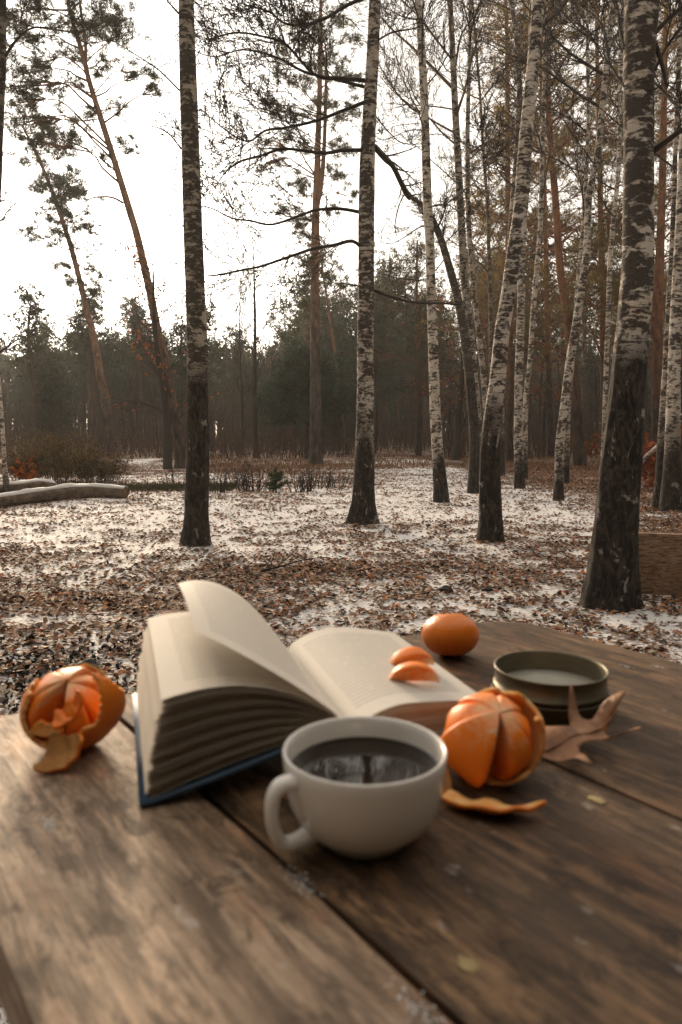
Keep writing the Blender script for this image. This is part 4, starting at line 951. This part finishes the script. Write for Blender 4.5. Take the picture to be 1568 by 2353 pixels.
# ------------------------------------------------------------------ tin
tc = PZ(1265, 1533, TT+.036); TR = .0515
tin = empty('round_tin', (tc.x, tc.y, TT+.0005), 'open round grey-green metal tin standing in its lid, behind the dry leaf', 'tin')
tin.scale = (1, 1, .85)
t = NT('dull_tin'); t.set(Base_Color=t.mix(t.noise(t.coord('Object', (60, 60, 200)), 1, 4), (.24, .21, .145), (.13, .115, .08)), Metallic=.55, Roughness=.42, Normal=t.bump(t.noise(t.coord('Object', (30, 30, 500)), 1, 3), .2, .001)); M_tin = t.m
link('body', lathe('body', [(0, .004), (.049, .004), (.0495, .005), (.0495, .020), (.0505, .0205), (.0505, .0235), (.0495, .024), (.0495, .0405), (.0503, .0412), (.0503, .0425), (.0494, .0428), (.0486, .0420), (.0482, .0395), (.0482, .026), (.0478, .0250), (.0478, .006), (0, .0055)], 96), M_tin, tin, smooth=True)
link('lid', lathe('lid', [(0, 0), (.0505, 0), (.0512, .0007), (.0512, .0150), (.0518, .0156), (.0522, .0168), (.0516, .0178), (.0508, .0172), (.0505, .0150), (.0504, .0025), (0, .0022)], 96), m_plain('brass_lid', (.13, .105, .055), (.06, .05, .03), scale=30, rough=.4), tin, smooth=True)
link('wax', lathe('wax', [(0, .0215), (.030, .0215), (.0476, .0210), (.0476, .010)], 64), m_plain('wax', (.46, .44, .38), (.30, .28, .23), scale=30, rough=.35, bump=.05), tin, smooth=True)

# ------------------------------------------------------------------ tangerines
t = NT('tangerine_peel')
po = t.n('ShaderNodeTexVoronoi', Vector=t.coord('Object', 420), Scale=1.)
pcol = t.mix(t.noise(t.coord('Object', 45), 1, 4), (.92, .27, .018), (.80, .185, .012))
t.set(Base_Color=pcol, Roughness=.36, Specular_IOR_Level=.5, Subsurface_Weight=.12, Subsurface_Radius=(.004, .0015, .0005), Normal=t.bump(po.outputs['Distance'], .35, .0008)); M_peel = t.m
t = NT('peel_pith'); t.set(Base_Color=t.mix(t.ramp(t.noise(t.coord('Object', 120), 1, 5), (.35, 0), (.65, 1)), (.84, .36, .055), (.80, .50, .22)), Roughness=.8, Subsurface_Weight=.2, Subsurface_Radius=(.004, .002, .001), Normal=t.bump(t.noise(t.coord('Object', 150), 1, 4), .5, .001)); M_pith = t.m
t = NT('tangerine_segment')
vein = t.noise(t.coord('Object', 85), 1, 5, .65, 1.5); e_ = t.attr('pith')
vf = t.math('ADD', t.math('MULTIPLY', e_, .75), t.math('MULTIPLY', t.math('SUBTRACT', vein, .5), 1.3))
t.set(Base_Color=t.mix(t.ramp(vf, (.40, 0), (.72, .85)), (.98, .24, .012), (.88, .56, .32)), Roughness=.45, Subsurface_Weight=.4, Subsurface_Radius=(.010, .003, .001), Normal=t.bump(t.noise(t.coord('Object', 220), 1, 3), .3, .0008)); M_seg = t.m
def seg_geo(Rf, half, rot=0.0, squash=.88, k=0):
    nu, nv = 22, 20; th = np.linspace(.06, math.pi-.06, nu)[:, None]; al = (np.arange(nv)*2*math.pi/nv)[None]
    rc = Rf*np.sin(th); x = .56*rc+.44*rc*np.sign(np.cos(al))*np.abs(np.cos(al))**.55; x = np.maximum(x, .02*Rf)
    y = np.tan(half)*x*np.sign(np.sin(al))*np.abs(np.sin(al))**.55
    z = Rf*np.cos(th)*squash+0*al
    w = 1+.05*(fbm(x/Rf*3+k, y/Rf*3, z/Rf*3, 5, 3)-.5)
    c, s = math.cos(rot), math.sin(rot)
    V = np.stack([(x*c-y*s)*w, (x*s+y*c)*w, z*w], 2).reshape(-1, 3)
    i = np.arange(nu-1)[:, None]; j = np.arange(nv)[None]; jn = (j+1) % nv
    F_ = [tuple(r) for r in np.stack([i*nv+j, i*nv+jn, (i+1)*nv+jn, (i+1)*nv+j], 2).reshape(-1, 4).tolist()]
    F_ += [tuple(range(nv-1, -1, -1)), tuple((nu-1)*nv+q for q in range(nv))]
    me = mesh_py('segment', V, F_)
    pf = (np.clip(1.25-np.sin(th), 0, 1)*.9+np.abs(np.sin(al))**6*.35+np.clip(-np.cos(al), 0, 1)*.5)
    pf = np.clip(pf*np.ones((nu, nv)), 0, 1)
    at = me.attributes.new('pith', 'FLOAT', 'POINT'); at.data.foreach_set('value', pf.ravel().astype(np.float32)); return me
def peel_shell(Rf, keepf, squash=.88, thick=.0026, openf=None, name='peel', seed=3):
    """part of the fruit's skin: keepf(theta, phi) true where it is left; openf bends it outward"""
    nu, nv = 46, 92; th = np.linspace(.02, math.pi-.02, nu); ph = np.arange(nv)*2*math.pi/nv
    TH, PH = np.meshgrid(th, ph, indexing='ij')
    r = Rf*(1+.012*(fbm(np.sin(TH)*np.cos(PH)*3, np.sin(TH)*np.sin(PH)*3, np.cos(TH)*3, seed, 3)-.5)*2)
    if openf is not None: r = r*openf(TH, PH)
    V = np.stack([r*np.sin(TH)*np.cos(PH), r*np.sin(TH)*np.sin(PH), r*np.cos(TH)*squash], 2).reshape(-1, 3)
    F_ = []
    K = keepf(TH, PH)
    for i in range(nu-1):
        for j in range(nv):
            jn = (j+1) % nv
            if K[i, j] and K[i+1, j] and K[i, jn] and K[i+1, jn]: F_.append((i*nv+j, (i+1)*nv+j, (i+1)*nv+jn, i*nv+jn))
    me = mesh_py(name, V, F_); return me
def solid(o, th_, off=-1, m_inner=1, m_rim=1):
    s = o.modifiers.new('s', 'SOLIDIFY'); s.thickness = th_; s.offset = off; s.material_offset = m_inner; s.material_offset_rim = m_rim; s.use_even_offset = False
    return o
# whole tangerine
wt = PZ(1035, 1507, TT); Rw = .0315
prof = []
for k in range(41):
    a = math.pi*k/40; r = Rw*math.sin(a)*(1+.02*math.sin(a)); z = Rw*.80*(-math.cos(a))
    z -= .0042*math.exp(-((math.pi-a)/.28)**2)*1.0; z += .003*math.exp(-(a/.3)**2); prof.append((r+1e-5, z))
me = lathe('peel', prof, 64); V = np.zeros(len(me.vertices)*3, np.float32); me.vertices.foreach_get('co', V); V = V.reshape(-1, 3)
an = np.arctan2(V[:, 1], V[:, 0]); V[:, :2] *= (1+.012*np.sin(an*5+1)+.012*np.sin(an*2))[:, None]; me.vertices.foreach_set('co', V.ravel())
wr = empty('tangerine', (wt.x, wt.y, TT+Rw*.775), 'whole unpeeled tangerine behind the book at the far side of the table', 'tangerine', rot=(math.radians(-14), math.radians(6), .4))
link('peel', me, M_peel, wr, smooth=True)
link('stem_scar', lathe('stem_scar', [(0, .0012), (.0014, .0010), (.0022, -.0004), (.0024, -.002)], 10), m_plain('stem_green', (.13, .12, .04), scale=80), wr, (0, 0, Rw*.80-.0038))

def peeled(name, label, loc, Rf, axis_rot, segs, keepf, openf, squash=.88):
    root = empty(name, loc, label, 'tangerine', rot=axis_rot)
    for k, (ang, half, sc_, push) in enumerate(segs):
        me = seg_geo(Rf*sc_, math.radians(half), math.radians(ang), squash, k)
        o = link('segment', me, M_seg, root, smooth=True); o.location = (math.cos(math.radians(ang))*push, math.sin(math.radians(ang))*push, 0)
    o = link('peel', peel_shell(Rf*1.05, keepf, squash*1.02, openf=openf), [M_peel, M_pith], root, smooth=True); solid(o, .0030)
    return root
def adist(PH, deg): return np.abs(((PH-math.radians(deg)+math.pi) % (2*math.pi))-math.pi)
# right one, opened towards the camera (-Y)
rp_ = PZ(1143, 1808, TT); Rr = .0335
def keep_r(TH, PH):
    wob = .16*np.sin(PH*3+1)+.10*np.sin(PH*7)+.06*np.sin(PH*13)
    lim = 1.75-.60*np.exp(-(adist(PH, 45)/.7)**2)-.85*np.exp(-(adist(PH, -5)/.55)**2)+.45*np.exp(-(adist(PH, -115)/.8)**2)+.35*np.exp(-(adist(PH, 180)/.6)**2)+.55*np.exp(-(adist(PH, -165)/.5)**2)-.1*np.exp(-(adist(PH, -10)/.6)**2)+wob
    return TH > lim
def open_r(TH, PH): return 1.0+.10*np.clip(1.9-TH, 0, 1.2)*np.exp(-(adist(PH, 0)/1.2)**2)+.07*np.clip(2.2-TH, 0, 1)
peeled('tangerine', 'half-peeled tangerine right of the cup, split into two big lobes by a dark gap', (rp_.x-.004, rp_.y+.012, TT+.0325), Rr, (math.radians(34), math.radians(5), math.radians(6)),
       [(-139, 36, 1.06, .0015), (-54, 25, .95, .0005), (-2, 24, .90, 0), (50, 25, .93, 0), (105, 27, .93, 0), (165, 24, .95, 0)], keep_r, open_r)
# left one
lp_ = PZ(172, 1716, TT); Rl = .0365
def keep_l(TH, PH):
    wob = .14*np.sin(PH*3+.4)+.10*np.sin(PH*8)+.05*np.sin(PH*15)
    lim = 1.55+wob-1.05*np.exp(-(adist(PH, -8)/.50)**2)-.75*np.exp(-(adist(PH, 185)/.8)**2)-.5*np.exp(-(adist(PH, 100)/.5)**2)+.45*np.exp(-(adist(PH, -100)/.5)**2)
    return TH > lim
def open_l(TH, PH): return 1+(.24*np.exp(-(adist(PH, -8)/.6)**2)+.03)*np.clip(2.0-TH, 0, 1.5)
peeled('tangerine', 'partly peeled tangerine with open segments at the left of the table', (lp_.x-.003, lp_.y+.006, TT+.0305), Rl, (math.radians(20), math.radians(3), math.radians(-4)),
       [(175, 35, .97, .0), (108, 31, .96, 0), (52, 23, .84, -.001), (-12, 22, .82, -.001), (-58, 20, .86, .001), (-152, 24, .93, 0)], keep_l, open_l, squash=.80)

# peel pieces: curled irregular sheets
def peel_piece(label, loc, outline, bendx, bendy, rot, thick=.0028, inner_up=True, parent=None, name='peel_piece', scale=1.0, lift=0.0):
    pts = [Vector(p) for p in outline]; n = len(pts)
    dense = []
    for i in range(n):
        p0, p1, p2, p3 = pts[i-1], pts[i], pts[(i+1) % n], pts[(i+2) % n]
        for k in range(5):
            t_ = k/5; dense.append(.5*((2*p1)+(p2-p0)*t_+(2*p0-5*p1+4*p2-p3)*t_*t_+(3*p1-p0-3*p2+p3)*t_**3))
    xs_ = [p.x for p in dense]; ys_ = [p.y for p in dense]; inner = []
    st = (max(xs_)-min(xs_))/22
    for a in np.arange(min(xs_)+st/2, max(xs_), st):
        for b_ in np.arange(min(ys_)+st/2, max(ys_), st): inner.append(Vector((float(a)+R.uniform(-.1, .1)*st, float(b_)+R.uniform(-.1, .1)*st)))
    co_ = [Vector((p.x, p.y)) for p in dense]+inner; m = len(dense)
    vs, es, fs, *_ = delaunay_2d_cdt(co_, [], [list(range(m))], 1, 1e-7)
    V = [(v.x*scale, v.y*scale, (bendx(v.x, v.y))*scale+lift) for v in vs]
    me = mesh_py(name, V, [tuple(f) for f in fs]); return me
fl = [(-.034, .004), (-.026, .013), (-.012, .010), (.004, .012), (.012, .006), (.024, .000), (.037, -.004), (.032, -.009), (.018, -.013), (.002, -.016), (-.014, -.012), (-.026, -.004)]
def bend_f(x, y): return .012*(1-math.exp(-((y+.014)/.014)**2))*.0+.42*abs(y-.000)**1.0*(1 if y < 0 else .35)+5.5*x*x*.9+.0015*math.sin(x*300)
def bend_front(x, y): return max(0, -y)*.9*0+ 14*(y-.002)**2+4.5*x*x+.001*math.sin(x*260+y*200)
me = peel_piece('', None, fl, bend_front, None, None, name='peel_flap')
fp = PZ(1128, 1868, TT); o = link('peel_flap', me, [M_pith, M_peel], None, (fp.x, fp.y, TT+.0045), smooth=True); o.rotation_euler = (math.radians(-10), 0, math.radians(-7)); o.scale = (.93, .93, 1); solid(o, .0028)
o.name = 'peel_piece'; tag(o, 'curled strip of orange peel lying in front of the split tangerine', 'peel')
fl2 = [(-.018, .012), (-.012, .016), (-.006, .015), (.002, .019), (.010, .016), (.019, .009), (.015, .000), (.013, -.008), (.005, -.016), (-.004, -.021), (-.012, -.026), (-.018, -.023), (-.016, -.014), (-.018, -.004)]
me = peel_piece('', None, fl2, lambda x, y: 26*x*x+9*y*y+.0009*math.sin(x*420+y*200), None, None, name='peel_piece')
M_shadedpith = m_plain('shaded_pith', (.52, .25, .07), (.34, .15, .04), scale=60, rough=.8)  # pith colour darkened to stand for the shade inside this flap
fp = PZ(158, 1768, TT); o = link('peel_piece', me, [M_shadedpith, M_peel], None, (fp.x, fp.y+.002, TT+.0125), smooth=True); o.scale = (.80, .72, 1); o.rotation_euler = (math.radians(46), math.radians(-6), math.radians(-22)); solid(o, .0028)
tag(o, 'torn flap of peel with shade-browned inside leaning on the front of the left tangerine', 'peel')
lf = [o_ for o_ in C.objects if o_.name.startswith('tangerine') and o_.get('label', '').startswith('partly')][0]
fl3 = [(-.018, -.006), (-.013, .004), (-.005, .003), (.002, .009), (.010, .006), (.019, .012), (.023, .003), (.014, -.004), (.004, -.009), (-.008, -.012), (-.018, -.012)]
me = peel_piece('', None, fl3, lambda x, y: 16*x*x+20*y*y+.0009*math.sin(x*380+y*250), None, None, name='torn_peel')
o = link('torn_peel', me, [M_seg, M_peel], lf, (.008, -.0215, .0165), smooth=True); o.scale = (.62, .8, 1); o.rotation_euler = (math.radians(38), math.radians(-14), math.radians(28)); solid(o, .003)
me = peel_piece('', None, [(x*.7, y*.9) for x, y in fl3], lambda x, y: 22*x*x+15*y*y+.0008*math.sin(x*300+y*350), None, None, name='torn_peel')
o = link('torn_peel', me, [M_pith, M_peel], lf, (-.006, -.0295, .004), smooth=True); o.scale = (.8, .7, 1); o.rotation_euler = (math.radians(66), math.radians(20), math.radians(-12)); solid(o, .003)
cr0 = PZ(1012, 1815, TT); me = peel_piece('', None, [(-.004, -.010), (.003, -.009), (.004, .004), (.001, .011), (-.004, .006)], lambda x, y: 30*x*x, None, None, name='peel_crumb')
o = link('peel_crumb', me, [M_pith, M_peel], None, (cr0.x+.003, cr0.y, TT+.009), smooth=True); o.rotation_euler = (math.radians(65), 0, .5); solid(o, .0022); tag(o, 'small scrap of peel standing between cup and split tangerine', 'peel')

# ------------------------------------------------------------------ open book
G0 = Vector((0.002, .509, TT)); WU = Vector((.957, .290, 0)).normalized(); BV = Vector((-.290, .957, 0)).normalized()
book = empty('open_book', tuple(G0), 'open book lying on the table with fanned pages and a blue cover', 'book')
BL = .212
def bk(u, v, z): p = WU*u+BV*v; return (p.x, p.y, z)
def sheet(name, fn, mat, nu=26, nv=14, parent=None, solid_=None):
    """fn(a, b) -> (u, v, z); a across the page, b along the spine"""
    V = []; UV = []
    for j in range(nv):
        for i in range(nu):
            a, b_ = i/(nu-1), j/(nv-1); V.append(bk(*fn(a, b_))); UV.append((a, b_))
    F_ = [(j*nu+i, j*nu+i+1, (j+1)*nu+i+1, (j+1)*nu+i) for j in range(nv-1) for i in range(nu-1)]
    me = mesh_py(name, V, F_); uv = me.uv_layers.new(name='uv'); li = np.zeros(len(me.loops), np.int32); me.loops.foreach_get('vertex_index', li)
    uv.data.foreach_set('uv', np.array(UV, np.float32)[li].ravel())
    o = link(name, me, mat, parent or book, smooth=True)
    if solid_: s = o.modifiers.new('s', 'SOLIDIFY'); s.thickness = solid_; s.offset = 0
    return o
def m_page(name, text=.42, a=(.80, .755, .68), b_=(.73, .68, .61)):
    t = NT(name); uv = t.coord('UV'); sx = t.n('ShaderNodeSeparateXYZ', Vector=uv)
    row = t.n('ShaderNodeMath', operation='FRACT'); t.put(row.inputs[0], t.math('MULTIPLY', sx.outputs[1], 33.))
    rm = t.math('MULTIPLY', t.math('GREATER_THAN', row.outputs[0], .38), t.math('LESS_THAN', row.outputs[0], .80))
    wn_ = t.n('ShaderNodeTexNoise', Vector=t.coord('UV', (30, 33, 1)), Scale=1., Detail=1.)
    wm_ = t.ramp(wn_.outputs['Fac'], (.29, 0), (.34, 1))
    mg = t.math('MULTIPLY', t.math('MULTIPLY', t.math('GREATER_THAN', sx.outputs[0], .13), t.math('LESS_THAN', sx.outputs[0], .88)), t.math('MULTIPLY', t.math('GREATER_THAN', sx.outputs[1], .09), t.math('LESS_THAN', sx.outputs[1], .92)))
    f = t.math('MULTIPLY', t.math('MULTIPLY', rm, wm_), t.math('MULTIPLY', mg, text))
    base = t.mix(t.noise(t.coord('Object', 20), 1, 4), a, b_)
    t.set(Base_Color=t.mix(f, base, (.12, .11, .10)), Roughness=.75)
    tr = t.n('ShaderNodeBsdfTranslucent', Color=(.6, .48, .34)); mx = t.n('ShaderNodeMixShader'); mx.inputs[0].default_value = .16
    t.t.links.new(t.b.outputs[0], mx.inputs[1]); t.t.links.new(tr.outputs[0], mx.inputs[2]); t.t.links.new(mx.outputs[0], t.out.inputs['Surface']); return t.m
M_page = m_page('printed_page'); M_paper = m_page('page_edge_paper', 0., (.66, .58, .48), (.50, .43, .35))
M_blue = m_plain('blue_cover', (.055, .115, .20), (.035, .075, .14), scale=12, rough=.45, bump=.1)
def skew(u): return .040*max(0, u)/.14
def cov_r(a, b_): u = .004+.1375*a; return (u, -.002+b_*(BL+.004)+skew(u), .0022)
def cov_l(a, b_):
    u = -.006-.136*a; return (u, -.002+b_*(BL+.004), .0365*(1-a)**1.15+.0030)
sheet('cover', cov_r, M_blue, 10, 4, solid_=.003); sheet('cover', cov_l, M_blue, 14, 4, solid_=.003)
sheet('spine', lambda a, b_: (.004-.010*a-.004*math.sin(a*math.pi), -.002+b_*(BL+.004), .0022+.034*a), M_blue, 8, 4, solid_=.003)
def ztop(a, b_): return .0345+.0165*math.sin(min(1, a*2.3)*math.pi*.5)-.021*a**1.4-.004*math.exp(-(a/.05)**2)*2.5+.0035*b_*math.sin(a*3.0)
# right block: leaves stacked, top one printed
NB = 13
for k in range(NB):
    f = k/(NB-1)
    def fn(a, b_, f=f, k=k):
        u = .001+(.134+.0012*math.sin(k*2.1)-.002*(1-f))*a; return (u, b_*BL+skew(u)+.0006*math.sin(k*1.7), .0042+(ztop(a, b_)-.0042)*f**1.0)
    if f < 1:   # slab of pages between this level and the next
        V = []; F_ = []; n1 = 22; 
        def lv(a, b_, z_, k=k): u = .001+(.134+.0012*math.sin(k*2.1)-.002*(1-f))*a; return bk(u, b_*BL+skew(u)+.0006*math.sin(k*1.7), z_)
        f2 = (k+.93)/(NB-1)
        for lvl_ in (f, f2):
            for b_ in (0, 1):
                for i in range(n1): a = i/(n1-1); V.append(lv(a, b_, .0042+(ztop(a, b_)-.0042)*lvl_))
        q = n1
        for i in range(n1-1):
            F_.append((i, i+1, q+i+1, q+i)[::-1]); F_.append((2*q+i, 2*q+i+1, 3*q+i+1, 3*q+i))
            F_.append((i, i+1, 2*q+i+1, 2*q+i)); F_.append((q+i+1, q+i, 3*q+i, 3*q+i+1))
        F_.append((q-1, 2*q-1, 4*q-1, 3*q-1)); F_.append((0, 2*q, 3*q, q))
        link('page_block', mesh_py('page_block', V, F_), M_paper, book)
    else: sheet('page', lambda a, b_: (fn(a, b_)[0], fn(a, b_)[1], fn(a, b_)[2]+.0004), M_page, 34, 18)
# left fan of pages
def bez(p0, p1, p2, t_): return tuple((1-t_)**2*a+2*t_*(1-t_)*b_+t_*t_*c for a, b_, c in zip(p0, p1, p2))
R.seed(4)
NP = 78
for k in range(NP):
    f = k/(NP-1); g = max(0., f+R.uniform(-.004, .004)+.0015*math.sin(k*.55))
    ze = .0065+.0665*g**1.05; ue = -.1335+.004*math.sin(k*1.3)+.0105*f**2+R.uniform(-.0016, .0016); zc = .036+.052*g
    gap = .0005*math.sin(k*.55)
    twist = R.uniform(-.0015, .0015)
    def fn(a, b_, ze=ze, ue=ue, zc=zc, gap=gap, tw=twist, f=f):
        far = .004*f*b_; q = bez((-.003, 0, .0375+.008*f), (-.048-.01*f, 0, zc+gap+.004*f), (ue, 0, ze+far+tw*b_), a)
        return (q[0], b_*BL+.0008*math.sin(f*40), q[2]+.0022*math.sin(b_*3.1)*f*a)
    sheet('page', fn, M_page if k > NP-3 else M_paper, 18, 6)
# flipped page standing up
def flip(a, b_, dz=0.0):
    n0 = bez((-.002, 0, .047), (-.050, 0, .088), (-.1035, 0, .1185), a); f0 = bez((-.002, 0, .047), (-.050, 0, .122), (-.098, 0, .1075), a)
    z = n0[2]+(f0[2]-n0[2])*b_+.004*math.sin(b_*math.pi)*a; return (n0[0]+(f0[0]-n0[0])*b_, b_*BL, z+dz)
sheet('page', flip, M_page, 30, 16)

# segments on the page
def page_zw(q): u = (q-G0).dot(WU); return TT+ztop(max(0, min(1, u/.134)), .5)
for (px, py, lb, rz, tx) in [(946, 1552, 'rear one of two loose tangerine segments resting on the page', .25, .18), (951, 1601, 'front one of two loose tangerine segments resting on the page', .05, -.05)]:
    q = PZ(px, py, TT+.030); me = seg_geo(.0215, .36, 0, 1.0, 3)
    V = np.zeros(len(me.vertices)*3, np.float32); me.vertices.foreach_get('co', V); V = V.reshape(-1, 3); V[:, 0] -= .003; V = V[:, [2, 1, 0]]; V[:, 1] *= 1.3; V[:, 2] *= .82; me.vertices.foreach_set('co', V.ravel())
    o = link('tangerine_segment', me, M_seg, None, (q.x, q.y, page_zw(q)+.0015), smooth=True); o.rotation_euler = (tx, 0, rz); tag(o, lb, 'segment')

# ------------------------------------------------------------------ dry oak leaf
lfp = [(-.062, .000), (-.052, .010), (-.060, .030), (-.050, .028), (-.038, .014), (-.022, .016), (-.010, .026), (-.003, .038), (.003, .037), (.003, .025), (.010, .016), (.024, .018), (.034, .034), (.044, .046), (.046, .043), (.040, .024), (.042, .012), (.058, .014), (.074, .010), (.074, .006), (.054, .000), (.044, -.006), (.050, -.022), (.058, -.034), (.052, -.034), (.038, -.020), (.026, -.010), (.012, -.012), (.006, -.028), (.000, -.046), (-.005, -.044), (-.006, -.024), (-.016, -.010), (-.034, -.010), (-.046, -.022), (-.054, -.026), (-.052, -.014)]
def leafz(x, y): return .004+4.5*y*y+3.6*x*x+.0035*math.sin(x*110+y*60)+.003*math.sin(y*150)
me = peel_piece('', None, lfp, leafz, None, None, name='blade'); lq = PZ(1284, 1732, TT)
t = NT('dry_oak_leaf'); t.set(Base_Color=t.mix(t.ramp(t.noise(t.coord('Object', 70), 1, 5), (.3, 0), (.7, 1)), (.14, .062, .028), (.34, .17, .078)), Roughness=.6, Normal=t.bump(t.noise(t.coord('Object', 150), 1, 4), .5, .001)); M_oak = t.m
lr_s = .9
lr = empty('dry_oak_leaf', (lq.x, lq.y, TT+.003), 'curled dry brown oak leaf with pointed lobes in front of the round tin', 'leaf', rot=(math.radians(4), math.radians(-6), math.radians(18)))
lr.scale = (lr_s, lr_s, lr_s*1.15)
o = link('blade', me, M_oak, lr, smooth=True); solid(o, .0007, 0, 0, 0)
S = [((-.085, -.004, .004), (-.06, 0, .014), .0011, .0010)]
xs_ = np.linspace(-.06, .06, 9)
for a, b_ in zip(xs_, xs_[1:]): S.append(((a, 0, leafz(a, 0)+.0006), (b_, 0, leafz(b_, 0)+.0006), .0010, .0008))
link('midrib', seg_mesh('midrib', S, 5), M_oak, lr)

# little bits lying on the table
M_bit = m_plain('yellow_bit', (.42, .33, .16), (.30, .22, .10), scale=60)
for px, py, s, m_, lb, nm, cat in [(1076, 2216, .0042, M_bit, 'tiny yellow leaf scrap on the boards in front of the cup', 'leaf_scrap', 'scrap'), (1372, 1838, .004, M_bit, 'tiny pale leaf scrap near the plank gap right of the peel', 'leaf_scrap', 'scrap'),
        (690, 2030, .0085, M_snow, 'streak of frost in the plank gap left of the cup handle', 'frost_patch', 'frost'), (112, 1893, .004, M_snow, 'frost speck on the pale plank below the left tangerine', 'frost_patch', 'frost'), (960, 2320, .008, M_snow, 'frost patch in the gap at the lower frame edge', 'frost_patch', 'frost'), (1515, 1533, .003, M_snow, 'frost speck at the far right plank', 'frost_patch', 'frost'), (1440, 1532, .0022, M_snow, 'frost speck right of the round tin', 'frost_patch', 'frost')]:
    q = PZ(px, py, TT)
    if cat == 'frost':
        c_ = rng.normal(0, 1, (70, 3))*[s*1.2, s*.4, 0]; c_[:, 2] = .0004
        me = needle_mesh(nm, c_, .0013, 3, 1.0, .0); me.materials.append(m_); o = bpy.data.objects.new(nm, me); C.objects.link(o); tag(o, lb, cat); o.scale = (1, 1, .35)
    else: o = lump(nm, lb, cat, q.x, q.y, s*1.5, s, s*.16, m_, int(px), .7, nu=18, nv=8)
    o.location = (q.x, q.y, TT+s*.03); o.rotation_euler = (0, 0, -.95)

# ------------------------------------------------------------------ haze
t = NT('haze'); t.t.nodes.remove(t.b); pv = t.n('ShaderNodeVolumePrincipled', Density=.0012, Anisotropy=.3); pv.inputs['Color'].default_value = (.93, .92, .88, 1)
t.t.links.new(pv.outputs[0], t.out.inputs['Volume'])
hz = box('haze', (1900, 1900, 26), t.m, None, (0, 0, 11.9), bev=0); tag(hz, 'thin winter haze filling the clearing and the wood', 'haze', kind='stuff')
